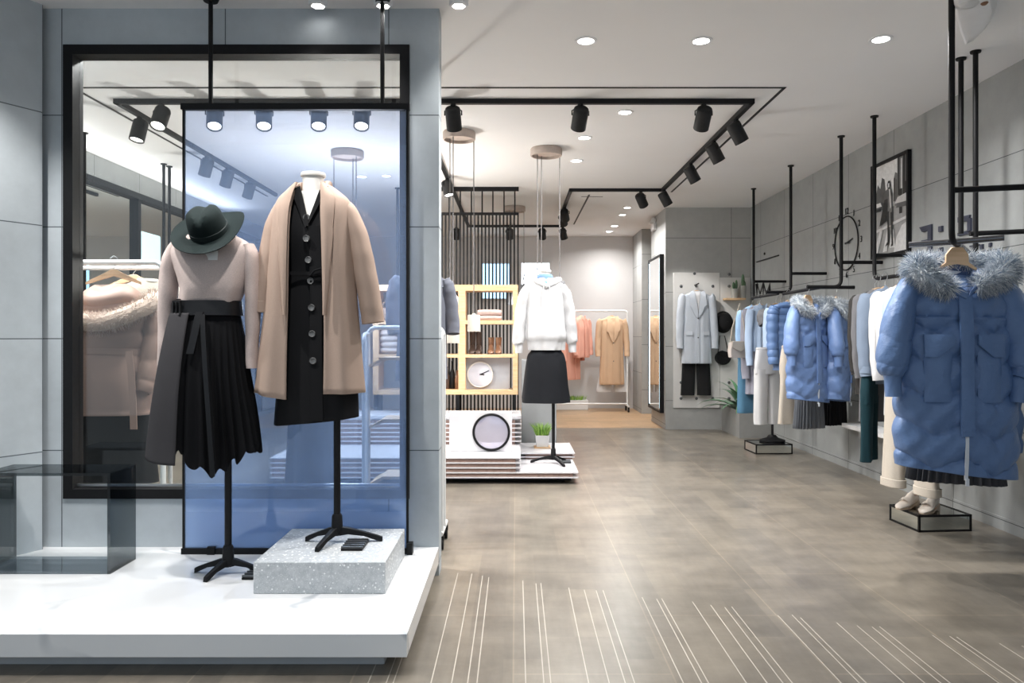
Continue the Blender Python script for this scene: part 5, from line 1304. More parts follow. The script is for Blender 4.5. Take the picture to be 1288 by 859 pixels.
b = MB(); b.loft([[(x * s_ + o_, y * .55 * s_, z) for x, y in ((-.13, -.05), (.13, -.05), (.14, 0), (.13, .05), (-.13, .05), (-.14, 0))] for z, s_, o_ in ((.0, .8, 0), (.01, .92, 0), (.09, 1, 0), (.17, .9, .0), (.19, .6, 0))]); b.build('bag_body', 'cream_puff', t)
b = MB(); b.prism([(-.12, -.034, .185), (.12, -.034, .185), (.13, -.036, .12), (0, -.04, .07), (-.13, -.036, .12)], (0, -.006, 0)); b.build('flap', 'cream_cloth', t, bevel=.002)
b = MB(); b.tube([(-.12, 0, .17), (-.08, 0, .36), (.03, 0, .62), (.1, 0, .36), (.12, 0, .17)], .006, 8); b.build('strap', 'cream_cloth', t)
# ---- mirror-faced boxes with black edges, loafers, boots
def edged_box(label, c, rz, w, d, h):
    t = lthing('mirror_box', label, 'mirror box', (c[0], c[1], 0), rz, 'black-edged mirror boxes on the floor'); e = .013
    MB().box((0, 0, h / 2), (w - .008, d - .008, h - .008)).build('mirror_faces', 'mirror_dim', t, smooth=False)
    b = MB()
    for sx in (-1, 1):
        for sy in (-1, 1): b.box((sx * (w - e) / 2, sy * (d - e) / 2, h / 2), (e, e, h))
    for z in (e / 2, h - e / 2):
        for s_ in (-1, 1):
            b.box((0, s_ * (d - e) / 2, z), (w, e, e)); b.box((s_ * (w - e) / 2, 0, z), (e, d, e))
    b.build('edge_frame', 'black', t, smooth=False); return t
bh = .112
edged_box('black-edged mirror box on the floor carrying the cream loafers', (2.83, 5.17), .08, .37, .34, bh)
edged_box('black-edged mirror box on the floor carrying the black pole foot, further back', (2.82, 8.45), .05, .41, .36, .11)
M['loafer'] = plain('cream leather', (.74, .66, .58), .4, var=.04, scale=20)
M['loafer_sole'] = plain('pale sole', (.50, .38, .28), .5)
for i, (x, y, rz, lb) in enumerate(((2.705, 5.22, -.95, 'cream loafer on the far side of the mirror box'), (2.79, 5.10, -.85, 'cream loafer on the near side of the mirror box'))):
    t = lthing('loafer', lb, 'shoe', (x, y, bh), rz, 'cream loafers on the mirror box')
    shoe(t, .245, .092, .082, 'loafer', 0, .028, sole='loafer_sole')
    strip([(-.035, -.03, .052), (-.02, -.035, .066), (0, -.037, .070), (.02, -.035, .066), (.035, -.03, .052)], Vector((0, .014, .006)), .004).build('saddle_strap', 'loafer', t)
    b = MB(); b.ball((0, .075, .083), .034, 16, (1, 1.35, .16)); b.build('insole', 'brown_leather', t)
t = thing('pole_stand', 'slim black pole on a flat black foot on the further mirror box', 'pole stand', (2.82, 8.4, .11))
MB().cyl((ax(976, 8.4), 8.52, .12), (ax(976, 8.4), 8.52, .75), .014, n=14).build('pole', 'black', t)
xk = ax(976, 8.4)
MB().lathe([(.11, .11), (.11, .125), (.05, .15), (.03, .18), (.001, .18)], (xk, 8.52, 0), 24, sx=1.3).build('foot', 'black', t)
# ---- framed photograph on the wall: a flat print
YA, YB = 6.85, 6.20; ZA, ZB = 1.985, 2.83
t = thing('framed_photograph', 'tall black-framed black-and-white street photograph of a walking woman', 'picture', (WR, (YA + YB) / 2, (ZA + ZB) / 2))
XF = WR - .035; fw = .025
b = MB(); b.box2((XF, YB, ZA), (WR - .002, YB + fw, ZB)); b.box2((XF, YA - fw, ZA), (WR - .002, YA, ZB)); b.box2((XF, YB + fw, ZA), (WR - .002, YA - fw, ZA + fw)); b.box2((XF, YB + fw, ZB - fw), (WR - .002, YA - fw, ZB)); b.build('frame', 'black', t, smooth=False)
gm = [plain('print grey %d' % i, (v, v, v), .5, var=.12, scale=30) for i, v in enumerate((.62, .33, .10, .012, .80, .17))]
def U(u): return YA - fw + (YB + fw - YA + fw) * u
def Vv(v): return ZA + fw + (ZB - ZA - 2 * fw) * v
b = MB(); lay = [0]
def shp(mi, pts):
    b.mi = mi; x = XF + .020 - lay[0] * .0004; lay[0] += 1
    b.add([(x, U(u), Vv(v)) for u, v in pts], [tuple(range(len(pts)))])
shp(4, [(0, .45), (1, .45), (1, 1), (0, 1)])
shp(1, [(0, 0), (1, 0), (1, .5), (0, .5)])
shp(2, [(.0, .55), (.0, .74), (.08, .70), (.12, .80), (.2, .74), (.25, .86), (.33, .83), (.36, .70), (.38, .5), (.2, .5)])
shp(5, [(.62, .5), (.60, .80), (.64, .86), (.70, .84), (.70, 1.0), (1, 1.0), (1, .45)])
for u0, u1, v0, v1, m_ in ((.60, .64, .55, .80, 3), (.72, .76, .60, 1., 3), (.80, .84, .55, .98, 0), (.86, .92, .58, 1., 3), (.66, .70, .55, .78, 2), (.94, .97, .55, .95, 2), (.76, .84, .40, .66, 3), (.88, .96, .55, .72, 3)): shp(m_, [(u0, v0), (u1, v0), (u1, v1), (u0, v1)])
shp(2, [(.0, .51), (.30, .51), (.28, .56), (.2, .60), (.04, .60), (0, .57)]); shp(4, [(.04, .54), (.26, .54), (.22, .585), (.08, .585)]); shp(3, [(.05, .49), (.24, .49), (.24, .52), (.05, .52)])
shp(2, [(.68, .47), (1, .46), (1, .52), (.7, .52)]); shp(0, [(.64, .52), (1, .51), (1, .60), (.72, .58)])
for q in ([(0, 0), (.12, 0), (.3, .27), (.2, .27)], [(.3, .03), (.42, .03), (.5, .27), (.43, .27)], [(.0, .25), (1, .33), (1, .36), (0, .28)], [(.5, .06), (.66, .05), (.62, .25), (.56, .25)]): shp(0, q)
shp(0, [(.62, 0), (1, 0), (1, .30), (.85, .27), (.7, .16)])
# walking woman in a long coat
for q, m_ in (([(.43, .75), (.46, .79), (.51, .79), (.53, .74), (.52, .70), (.45, .70)], 3), ([(.455, .72), (.50, .72), (.50, .765), (.46, .765)], 4), ([(.38, .69), (.46, .71), (.54, .70), (.58, .64), (.58, .52), (.55, .45), (.36, .45), (.34, .55)], 2), ([(.36, .60), (.48, .60), (.42, .36), (.20, .32)], 3), ([(.46, .62), (.57, .62), (.60, .30), (.46, .30)], 5), ([(.44, .46), (.50, .46), (.49, .12), (.45, .12)], 3), ([(.53, .44), (.59, .44), (.61, .10), (.57, .09)], 3), ([(.38, .085), (.49, .10), (.49, .125), (.44, .125)], 3), ([(.54, .07), (.61, .075), (.61, .11), (.57, .10)], 3), ([(.50, .70), (.53, .69), (.56, .50), (.53, .48)], 4)): shp(m_, q)
b.build('print', gm, t, smooth=False)
# ---- wall clock: thin ring with numerals and hands straight on the wall
def text_mesh(s, size, ext=.002):
    cu = bpy.data.curves.new('numeral', 'FONT'); cu.body = s; cu.size = size; cu.extrude = ext; cu.align_x = 'CENTER'; cu.align_y = 'CENTER'
    o = bpy.data.objects.new('numeral', cu); C.objects.link(o)
    bpy.context.view_layer.update()
    me = bpy.data.meshes.new_from_object(o.evaluated_get(bpy.context.evaluated_depsgraph_get()))
    vs = [v.co.copy() for v in me.vertices]; fs = [tuple(p.vertices) for p in me.polygons]
    bpy.data.objects.remove(o); bpy.data.curves.remove(cu); bpy.data.meshes.remove(me); return vs, fs
yc, zc, rc = 7.41, 2.205, .262
t = thing('wall_clock', 'thin black ring clock with separate numerals on the concrete wall', 'clock', (WR, yc, zc))
MB().tube([(WR - .012, yc + rc * math.cos(a), zc + rc * math.sin(a)) for a in np.linspace(0, 2 * PI, 65)[:-1]], .0065, 8, True).build('ring', 'black', t)
b = MB()
for h in range(1, 13):
    a = PI / 2 - 2 * PI * h / 12; vs, fs = text_mesh(str(h), .085)
    b.add([(WR - .006 - v.z, yc - (rc + .05) * math.cos(a) - v.x, zc + (rc + .05) * math.sin(a) + v.y) for v in vs], fs)
b.build('numerals', 'black', t, smooth=False)
b = MB(); b.box((WR - .012, yc - .06, zc + .012), (.004, .17, .012), R=Matrix.Rotation(.18, 3, 'X').inverted()); b.box((WR - .016, yc - .03, zc + .0), (.004, .1, .014), R=Matrix.Rotation(.05, 3, 'X')); b.build('hands', 'black', t)
yc2, zc2 = 9.75, 2.29
t = thing('wall_bar', 'thin black bar and dot fixed high on the wall behind the far pole', 'wall ornament', (WR, yc2, zc2))
b = MB(); b.box((WR - .008, yc2, zc2), (.014, .85, .012)); b.build('bar', 'black', t); MB().lathe([(.001, 0), (.016, 0), (.016, .012), (.001, .012)], (WR, 9.86, az(319, 9.86)), 16, Matrix.Rotation(-PI / 2, 3, 'Y'), False, False).build('dot', 'black', t)
# ---- dark numerals on the wall behind the nearest pole
M['navy'] = plain('dark navy letters', (.035, .04, .065), .4)
t = thing('wall_numerals', 'large dark navy numerals fixed to the wall behind the nearest black pole', 'wall numerals', (WR, 5.7, 2.0))
def wy(px): return WR * FPX / (px - CX)
def wz(px, py): return EYE - (py - CY) * wy(px) / FPX
def glyph(name, polys):
    b = MB()
    for P in polys: b.prism([(WR - .016, wy(px), wz(px, py)) for px, py in P], (.015, 0, 0))
    b.build(name, 'navy', t, smooth=False)
glyph('numeral', [[(1158.5, 286), (1173.5, 282), (1173.5, 318), (1169, 319), (1169, 290), (1162, 292)], [(1161, 302.5), (1169, 301), (1169, 302.3), (1161, 304)], [(1163, 320.5), (1173.5, 318), (1173.5, 319.5), (1163, 322)]])
glyph('colon', [[(1182.5, 285), (1187, 284), (1187, 291), (1182.5, 292)], [(1182.5, 312), (1187, 311), (1187, 318), (1182.5, 319)]])
glyph('numeral', [[(1207, 273.5), (1222, 270), (1221, 275), (1218, 278), (1207, 280)], [(1207, 293), (1219, 290), (1221, 294), (1207, 297)], [(1219, 276), (1223, 274), (1223, 290), (1219, 292)]])
glyph('numeral', [[(1235, 308), (1238, 307), (1238, 313), (1235, 314)], [(1246, 306), (1248.5, 305), (1248.5, 309.5), (1246, 311)], [(1222, 309), (1233, 307), (1233, 309), (1222, 311)]])
# ---- white curved shape at the ceiling above the nearest pole
zc = CEIL - .09
def cp(px, py, z):
    Y = (z - EYE) * FPX / (CY - py); return Vector((ax(px, Y), Y, z))
t = thing('ceiling_shape', 'white curved ceiling shape beside the top of the nearest black pole', 'ceiling shape', tuple(cp(1226, 30, CEIL)))
out = [(1199, 0), (1201, 22), (1207, 42), (1214, 61), (1224, 56), (1240, 40), (1250, 26), (1254, 12), (1250, -8), (1225, -14), (1202, -10)]
r0 = [cp(x, y, zc) for x, y in out]; c0 = sum(r0, Vector()) / len(r0)
rings = [[c0 + (p - c0) * s_ + Vector((0, 0, dz)) for p in r0] for s_, dz in ((.55, -.012), (.8, -.004), (1, .022), (1.0, .06), (.9, .09))]
MB().loft(rings).build('shape_body', 'white_plastic', t, angle=25)
c = cp(1219, 6, zc - .012); MB().lathe([(.001, -.012), (.03, -.010), (.042, .0), (.05, .012)], c, 26, cap0=False, cap1=False).build('round_dome', 'pot', t)
c = cp(1238, 2, zc); MB().ball(c, .02, 12).build('brown_ball', 'brown_leather', t)
# ================================================================== pier with peg panel, back wall, inside the window
YPN = 10.45
M['peg_white'] = plain('white peg board', (.66, .65, .63), .7, var=.02)
t = thing('peg_panel', 'white two-part peg panel on the concrete pier behind the grey coat', 'peg panel', (2.7, YPN, .3))
bx('panel', (ax(847, 10.43), 10.425, az(513, 10.43)), (ax(905, 10.43), YPN - .001, az(343, 10.43)), 'peg_white', t, .002)
bx('panel', (ax(905, 10.43) + .004, 10.432, .34), (WR - .012, YPN - .001, az(349, 10.43)), 'peg_white', t, .002)
for px, py in ((856.5, 360), (873.5, 344), (896.5, 360), (917, 345), (917, 360), (856.5, 380), (936, 400), (856.5, 481), (856.5, 501), (856.5, 520 - 2), (876, 501), (896.5, 501), (917, 481), (917, 501), (876, 360), (936.5, 440), (936.5, 481)):
    if py > 510: continue
    x, z = ax(px, 10.42), az(py, 10.42)
    b = MB(); b.lathe([(.001, 0), (.018, 0), (.02, .012), (.012, .02), (.001, .022)], (x, 10.428, z), 18, Rx, False, False); b.build('peg', 'steel_dark', t)
x = ax(876.5, 10.3); zc = az(358, 10.3)
MB().cyl((x, 10.43, zc), (x, 10.2, zc + .01), .008, n=10).build('hook_rod', 'black', t)
hung_top('wool_coat', 'ice grey double-breasted wool coat hanging on the white peg panel', 'coat', (x, 10.31, zc - .004), .0, 'ice_wool', hw=.20, L=.98, sl=.72, sw=.055, seed=51, buttons=2, lapel=.34, flaps=True, depth=.07, inner='white_cloth')
hanger('wooden hanger on the peg rod holding the ice grey coat', (x, 10.31, zc + .004), 0, .18)
trousers('black cropped trousers showing below the ice grey coat', (x - .0, 10.36, 1.36), 0, 'black_wool', .19, 1.36 - az(497, 10.36), .095, .02, .04, seed=17)
# hat and round bag on pegs
xh, zh = ax(912, 10.32), az(405, 10.32)
t = thing('black_hat', 'soft black felt hat hung on a peg above the round bag', 'hat', (xh, 10.42, zh))
b = MB(); R_ = Matrix.Rotation(PI / 2, 3, 'X') @ Matrix.Rotation(.15, 3, 'Y')
b.lathe([(.001, .13), (.06, .125), (.098, .10), (.112, .05), (.118, .015)], (xh, 10.41, zh), 30, R_, False, False, 1., 1.1); b.build('crown', 'black_wool', t)
b = MB(); b.lathe([(.116, .022), (.15, .004), (.152, .0), (.11, .008)], (xh, 10.41, zh), 30, R_, False, False, .9, 1.); b.build('brim', 'black_wool', t)
xb_, zb_ = ax(910.5, 10.34), az(450, 10.34)
t = thing('round_bag', 'small black half-round bag hanging by its strap below the black hat', 'bag', (xb_, 10.4, zb_))
b = MB(); P = [(xb_ + .11 * math.cos(a), 10.36, zb_ + .1 * math.sin(a) * (1 if math.sin(a) < 0 else .9)) for a in np.linspace(0, 2 * PI, 29)[:-1]]
b.prism(P, (0, .06, 0)); b.build('bag_body', 'leather', t, bevel=.018, seg=3)
b = MB(); b.prism([(xb_ - .1, 10.352, zb_ + .03), (xb_ + .1, 10.352, zb_ - .02), (xb_ + .09, 10.352, zb_ + .07), (xb_ - .02, 10.352, zb_ + .1), (xb_ - .08, 10.352, zb_ + .08)], (0, .006, 0)); b.build('flap', 'black', t)
b = MB(); b.tube([(xb_ - .07, 10.39, zb_ + .05), (xb_ - .04, 10.4, zb_ + .3), (xb_ + .03, 10.41, zb_ + .3), (xb_ + .08, 10.39, zb_ + .04)], .006, 8); b.build('strap', 'leather', t)
# little shelf with two cups of cactus
zs_ = az(376, 10.3); xs_ = ax(924, 10.3)
t = thing('wall_shelf', 'tiny oak wall shelf on the peg panel with two potted cacti', 'shelf', (xs_, 10.36, zs_)); bx('shelf_board', (ax(912.5, 10.3), 10.26, zs_ - .014), (ax(937, 10.3), 10.428, zs_ + .012), 'oak', t)
M['cup'] = plain('grey cup', (.35, .35, .33), .5)
M['cactus'] = plain('cactus green', (.08, .15, .08), .7, var=.3, scale=50)
for px, h, w, lb in ((924.5, .13, .052, 'shorter cup of cactus on the tiny oak shelf'), (934.5, .17, .045, 'taller cup of cactus on the tiny oak shelf')):
    xx = ax(px, 10.34); z0 = zs_ + .012
    t = thing('potted_cactus', lb, 'potted plant', (xx, 10.34, z0), 'cups of cactus on the tiny oak shelf')
    MB().lathe([(w * .8, z0), (w, z0 + h * .9), (w, z0 + h), (w * .85, z0 + h), (w * .8, z0 + h * .9)], (xx, 10.34, 0), 20).build('pot', 'cup', t)
    b = MB()
    for dx in ((-.02, .12), (.018, .15), (0, .1)) if w > .05 else ((0, .17), (.015, .09)):
        b.ball((xx + dx[0], 10.34, z0 + h * .85 + dx[1] * .5), .018 if w > .05 else .024, 12, (1, 1, dx[1] / .04))
    b.build('cactus_stems', 'cactus', t)
# concrete planter with agave
t = thing('agave_planter', 'square concrete planter with a spiky green agave by the peg panel', 'planter', (3.03, 10.0, 0))
M['planter'] = concrete('planter concrete', (0, 2), (.3, .2), (.30, .30, .29), 3, 3)
b = MB(); X0, X1, Y0, Y1, h = 2.83, 3.235, 9.57, 10.40, .345
rgs = [[(a, c, z) for a, c in ((x0, y0), (x1, y0), (x1, y1), (x0, y1))] for x0, x1, y0, y1, z in ((X0, X1, Y0, Y1, 0), (X0, X1, Y0, Y1, h), (X0 + .025, X1 - .025, Y0 + .025, Y1 - .025, h), (X0 + .025, X1 - .025, Y0 + .025, Y1 - .025, h - .05))]
b.loft(rgs); b.build('planter_box', 'planter', t, smooth=False)
bx('soil', (X0 + .03, Y0 + .03, h - .045), (X1 - .03, Y1 - .03, h - .035), 'soil', t)
rnd = random.Random(4); b = MB()
for k in range(46):
    a = rnd.uniform(0, 2 * PI); el = rnd.uniform(.35, 1.35); L = rnd.uniform(.42, .62); c = Vector((2.97, 9.92, h - .04))
    rings = []
    for i in range(8):
        u = i / 7; e_ = el - u * u * .5; p = c + Vector((math.cos(a) * math.cos(e_), math.sin(a) * math.cos(e_), math.sin(e_))) * L * u
        p.x = min(p.x, WR - .04); p.y = min(p.y, 10.40)
        n_ = Vector((-math.sin(a), math.cos(a), 0)); w = .046 * math.sin(PI * min(1, .25 + .75 * u)) * (1.02 - u) ** .35 + .001
        up = Vector((0, 0, 1)) * w
        rings.append([p - n_ * w, p - up * .35, p + n_ * w, p + up * .12 - up * .3])
    b.loft(rings)
b.build('foliage', 'agave', t)
# emergency lamp on the pier side
t = thing('emergency_lamp', 'small white twin emergency lamp high on the pier side wall', 'emergency lamp', (2.07, 11.2, 2.9))
bx('box', (2.02, 11.12, 2.86), (2.069, 11.32, 2.96), 'pot', t, .008)
for y, z in ((11.14, 3.0), (11.3, 2.985)): MB().lathe([(.001, -.03), (.03, -.03), (.042, .0), (.042, .03), (.036, .03), (.03, .01), (.001, .008)], (2.03, y, z), 18, Matrix.Rotation(-1.1, 3, 'Y'), False, False).build('lamp_head', 'pot', t)
# tall mirror with lit edges on the pier side
t = thing('standing_mirror', 'tall black-framed mirror with lit edges on the pier side', 'mirror', (2.07, 11.12, .2))
M['cyan_glow'] = emit('cool edge light', (.55, .85, 1), 3.0)
ya, yb, za, zb2 = 10.56, 11.50, .215, 2.44
bx('backing', (2.030, ya, za), (2.069, yb, zb2), 'black', t); bx('mirror_glass', (2.022, ya + .03, za + .03), (2.030, yb - .03, zb2 - .03), 'mirror', t)
for y0, y1 in ((ya + .045, ya + .07), (yb - .07, yb - .045)): bx('edge_light', (2.018, y0, za + .06), (2.022, y1, zb2 - .06), 'cyan_glow', t)
b = MB()
b.box2((2.012, ya, za), (2.030, ya + .03, zb2)); b.box2((2.012, yb - .03, za), (2.030, yb, zb2)); b.box2((2.012, ya + .03, za), (2.030, yb - .03, za + .03)); b.box2((2.012, ya + .03, zb2 - .03), (2.030, yb - .03, zb2)); b.build('frame', 'black', t, smooth=False)
# white garment rack at the back wall
YR = 12.95
def white_rack(label, x0, x1, y, ztop, d=.4, r=.016, wheels=True, zb=.1, gap=0.):
    t = thing('garment_rack', label, 'clothes rack', ((x0 + x1) / 2, y, 0), 'white tube clothes racks')
    MB().tube(bend([(x0, y, zb), (x0, y, ztop), (x1, y, ztop), (x1, y, zb)], .06), r, 12).build('frame', 'metal_white', t)
    for x in (x0, x1):
        MB().tube([(x, y - d / 2, zb), (x, y + d / 2, zb)], r, 12).build('foot_bar', 'metal_white', t)
        if gap: MB().tube(bend([(x, y - d / 2 + .03, zb), (x, y - d / 2 + .03, ztop - .04), (x, y, ztop - .04)], .05), r * .9, 12).build('side_tube', 'metal_white', t)
        if wheels:
            for yy in (y - d / 2 + .03, y + d / 2 - .03):
                b = MB(); b.cyl((x - .012, yy, .032), (x + .012, yy, .032), .032, n=18); b.box((x, yy, .068), (.03, .03, .03)); b.build('caster', 'black', t)
    MB().tube([(x0, y, zb + .03), (x1, y, zb + .03)], r * .9, 12).build('bottom_bar', 'metal_white', t)
    return t
white_rack('white tube clothes rack along the rear wall with the beige coat', .25, ax(789, YR), YR, az(391, YR), .36)
zr = az(391, YR)
M['camel'] = fabric('camel wool', (.56, .38, .25), .9, .05, 6, 400, .2, .3)
M['salmon'] = fabric('salmon wool', (.70, .36, .28), .9, .05, 6, 400, .2, .3)
xx = ax(770, YR - .02)
hung_top('wool_coat', 'long camel double-breasted coat on the rear white rack', 'coat', (xx, YR, zr - .01), .12, 'camel', hw=.215, L=1.16, sl=.62, seed=61, buttons=2, lapel=.42, flaps=False, depth=.09, inner='camel')
hanger('wooden hanger holding the long camel coat', (xx, YR, zr + .004), .12, .18)
trousers('white cropped trousers below the long camel coat', (xx + .02, YR + .06, 1.1), .1, 'white_cloth', .22, 1.1 - az(493, YR), .13, .02, .06, seed=62)
hung_top('short_jacket', 'salmon pink short jacket on the rear rack, partly behind the hoodie', 'jacket', (ax(731, YR), YR, zr - .01), .9, 'salmon', hw=.20, L=.70, sl=.6, seed=63, front='collar', depth=.08)
hanger('wooden hanger holding the salmon pink jacket', (ax(731, YR), YR, zr + .004), .9, .17)
hung_top('long_shirt', 'longer salmon pink shirt hanging behind the hoodie sleeve', 'shirt', (ax(719, YR), YR + .02, zr - .01), .8, 'salmon', hw=.20, L=1.08, sl=.7, seed=64, front='collar', depth=.08)
hanger('wooden hanger holding the longer salmon pink shirt', (ax(719, YR), YR + .02, zr + .004), .8, .17)
t = thing('grass_trough', 'long low white trough of grass on the floor under the rear rack', 'planter', (.9, 13.25, 0))
bx('trough', (.55, 13.18, 0), (1.26, 13.34, .17), 'pot', t, .006); grass_tuft(t, (.9, 13.26, .165), .32, .06, .1, 320, 9)
# lit panels on the rear wall
M['lit_cyan'] = emit('lit picture', (.42, .74, 1), 1.5); M['lit_white'] = emit('lit white picture', (.86, .94, 1), 1.3)
for px0, px1, py0, py1, m_, lb in ((605, 641, 331, 376, 'lit_cyan', 'glowing blue picture panel on the rear wall behind the slats'), (655, 692, 330, 380, 'lit_white', 'glowing white picture panel on the rear wall behind the hoodie')):
    x0, x1, z0, z1 = ax(px0, 13.45), ax(px1, 13.45), az(py1, 13.45), az(py0, 13.45)
    t = thing('light_panel', lb, 'light panel', ((x0 + x1) / 2, 13.5, z0), 'glowing picture panels on the rear wall')
    bx('panel', (x0 + .01, 13.455, z0 + .01), (x1 - .01, 13.49, z1 - .01), m_, t)
    b = MB(); b.box2((x0, 13.45, z0), (x0 + .012, 13.499, z1)); b.box2((x1 - .012, 13.45, z0), (x1, 13.499, z1)); b.box2((x0, 13.45, z0), (x1, 13.499, z0 + .012)); b.box2((x0, 13.45, z1 - .012), (x1, 13.499, z1)); b.build('frame', 'metal_white', t, smooth=False)
    if m_ == 'lit_white':
        b = MB(); b.tube([(x0 + .24 + .2 * math.cos(a), 13.452, z0 + .36 + .24 * math.sin(a)) for a in np.linspace(.3, 3.0, 20)], .005, 6); b.build('drawn_arc', 'clock_grey', t)
M['mirror_glow'] = emit('pale mirror reflection', (.60, .82, .86), .75)  # reflection in the side wall mirrors, imitated by a glowing sheet
t = thing('light_panel', 'pale cyan glowing sheet standing for a reflection in the inner side wall mirror', 'light panel', (-4.1, 8.3, 2.0))
bx('panel', (-4.107, 8.22, 2.05), (-4.07, 8.66, 2.44), 'mirror_glow', t, .05)
# ------------- behind the shop window
YK = 4.62; zk = az(330, YK)
white_rack('white tube clothes rack behind the window holding the pink down jacket', -3.05, ax(205, YK), YK, zk, .44, .017)
M['pink_down'] = fabric('dusty pink nylon', (.30, .195, .155), .5, .05, 6, 600, .12, .1, .4, wrinkle=2.)
M['fur_pink'] = island_mat('pinkish fur', [(0, (.36, .27, .21)), (.6, (.52, .41, .34)), (1, (.68, .57, .50))])
def pink_coat(label, px, Y, rz, seed, res=1.):
    xc = ax(px, Y)
    t = lthing('down_jacket', label, 'down jacket', (xc, Y, zk), rz, 'pink fur-hooded down jackets')
    X = lambda p: (p - 143) * YK / FPX; Z = lambda p: -(p - 330) * YK / FPX
    rows = [(Z(372), -.10, .10, .07, .06), (Z(380), -.19, .19, .09, .08), (Z(392), -.235, .235, .115, .10), (Z(415), -.235, .235, .135, .11), (Z(436), -.225, .225, .125, .10), (Z(441), -.22, .22, .115, .095), (Z(446), -.225, .225, .125, .10), (Z(480), -.24, .24, .14, .11), (Z(520), -.245, .245, .14, .11)]
    cloth_body(rows, int(100 * res), int(14 * res), .84, [(4, .5, 1)], (0, .012), .05, .02, seed, puff=lambda x, y, z, th: .016 * abs(math.sin(PI * (z - Z(441)) / (.12 if z > Z(441) else .36))) ** .6).build('quilted_body', 'pink_down', t, angle=80)
    for sg in (-1, 1):
        sleeve([(sg * .20, 0, Z(386), .05, .06), (sg * .245, 0, Z(402), .075, .075), (sg * .262, -.03, Z(440), .07, .07), (sg * .245, -.07, Z(475), .062, .062), (sg * .225, -.1, Z(492), .045, .045)], 30, 12, .03, 0, seed, lambda u, a: .13 * abs(math.sin(PI * u * 5)) ** .6 - .04).build('sleeve', 'pink_down', t, angle=80)
    b = MB(); rg = []                                    # hood lying forward over the collar
    for k in range(9):
        u = k / 8; rr = .165 * math.sin(PI * (.12 + .70 * u)) + .01; zz = Z(394) + .16 * u
        rg.append([(rr * 1.05 * math.cos(a) + .01 * math.sin(3 * a + k), -.02 + .02 * u + rr * .8 * math.sin(a) - .02 * math.cos(2 * a), zz + .018 * math.cos(2 * a + 1)) for a in np.linspace(0, 2 * PI, 33)[:-1]])
    b.loft(rg); b.build('hood', 'pink_down', t, angle=70)
    F = [(94, 372, .02), (92, 384, -.10), (108, 396, -.17), (128, 405, -.205), (148, 407, -.21), (168, 402, -.20), (186, 393, -.16), (197, 383, -.09), (194, 372, .02)]
    fur(t, [(X(p), y, Z(q)) for p, q, y in F], .05, int(2200 * res), seed, 'fur_pink', .038, .2, rads=[.05, .066, .064, .062, .062, .062, .062, .066, .05])
    z = Z(441); rr = ring(0, 0, z, .235, .13, .105, 48, .84)
    MB().loft([[(p[0] * (1 + e), p[1] * (1 + e), p[2] + d - .03 * p[0]) for p in rr] for d, e in ((.02, -.02), (.02, .03), (-.02, .03), (-.02, -.02))], True, False, False).build('belt', 'pink_down', t)
    strip([(.17, -.15, z), (.19, -.165, z - .1), (.205, -.17, z - .3), (.21, -.17, z - .46)], Vector((.02, 0, 0)), .005).build('belt_tail', 'pink_down', t)
    return t
pink_coat('dusty pink belted down jacket with fur hood, first on the rack behind the window', 143, YK, 0, 3)
hanger('wooden hanger under the hood of the dusty pink jacket', (ax(143, YK), YK, zk + .012), 0, .17, .07)
pink_coat('second dusty pink down jacket, mostly hidden behind the first one', 168, 5.0, .1, 6, .5)
hanger('wooden hanger of the hidden second dusty pink jacket', (ax(168, 5.0), 5.0, zk + .012), .1, .17, .07)
white_rack('further white tube clothes rack holding the second pink jacket', -3.2, ax(214, 5.0), 5.0, zk, .3, .015)
hung_top('knit_cardigan', 'pale oatmeal knitted cardigan at the end of the rack behind the window', 'cardigan', (ax(186, 4.82), 4.82, zk - .0), .9, 'oatmeal' if 'oatmeal' in M else 'cream_puff', hw=.18, L=.86, sl=.62, seed=71, front='crew', depth=.07)
M['oatmeal'] = fabric('oatmeal knit', (.55, .51, .44), .95, .08, 30, 160, .5, .3)
for c_ in [o for o in C.objects if o.name.startswith('knit_cardigan')][-1].children: c_.data.materials[0] = M['oatmeal']
t = lthing('long_skirt', 'long charcoal skirt hanging under the dusty pink jacket', 'skirt', (ax(143, 4.75), 4.75, 0), 0)
cloth_body([(1.18, -.17, .17, .07, .07), (.95, -.215, .215, .10, .09), (.7, -.24, .24, .11, .10), (.38, -.265, .265, .12, .11)], 64, 8, .84, [(4, .6, 1), (7, .5, 2)], (.002, .014), seed=72).build('skirt_body', 'black_wool', t)
MB().tube([(-.15, 0, 1.17), (-.1, 0, 1.3), (0, -.0, 1.62)], .004, 8).build('hanging_loop', 'black', t); MB().tube([(.15, 0, 1.17), (.1, 0, 1.3), (0, 0, 1.62)], .004, 8).build('hanging_loop', 'black', t)
# dark navy skirt on a stand, seen through the blue panel below the tan coat
xs2 = ax(391, 4.8)
t = thing('display_stand', 'slim black stand inside the window carrying the dark long skirt', 'stand', (xs2, 4.8, 0))
stand(t, xs2, 4.8, 0, 1.26, [(170, .2), (-80, .2), (40, .2)], .014)
t = lthing('long_skirt', 'long dark skirt on the stand behind the blue panel, below the tan coat', 'skirt', (xs2, 4.8, 0), 0)
cloth_body([(1.30, -.10, .10, .07, .07), (1.1, -.115, .115, .09, .09), (.8, -.135, .135, .11, .10), (az(614, 4.8), -.155, .155, .12, .11)], 72, 8, .86, [(6, .6, 1), (9, .5, 2)], (.002, .014), seed=73).build('skirt_body', 'black_wool', t)
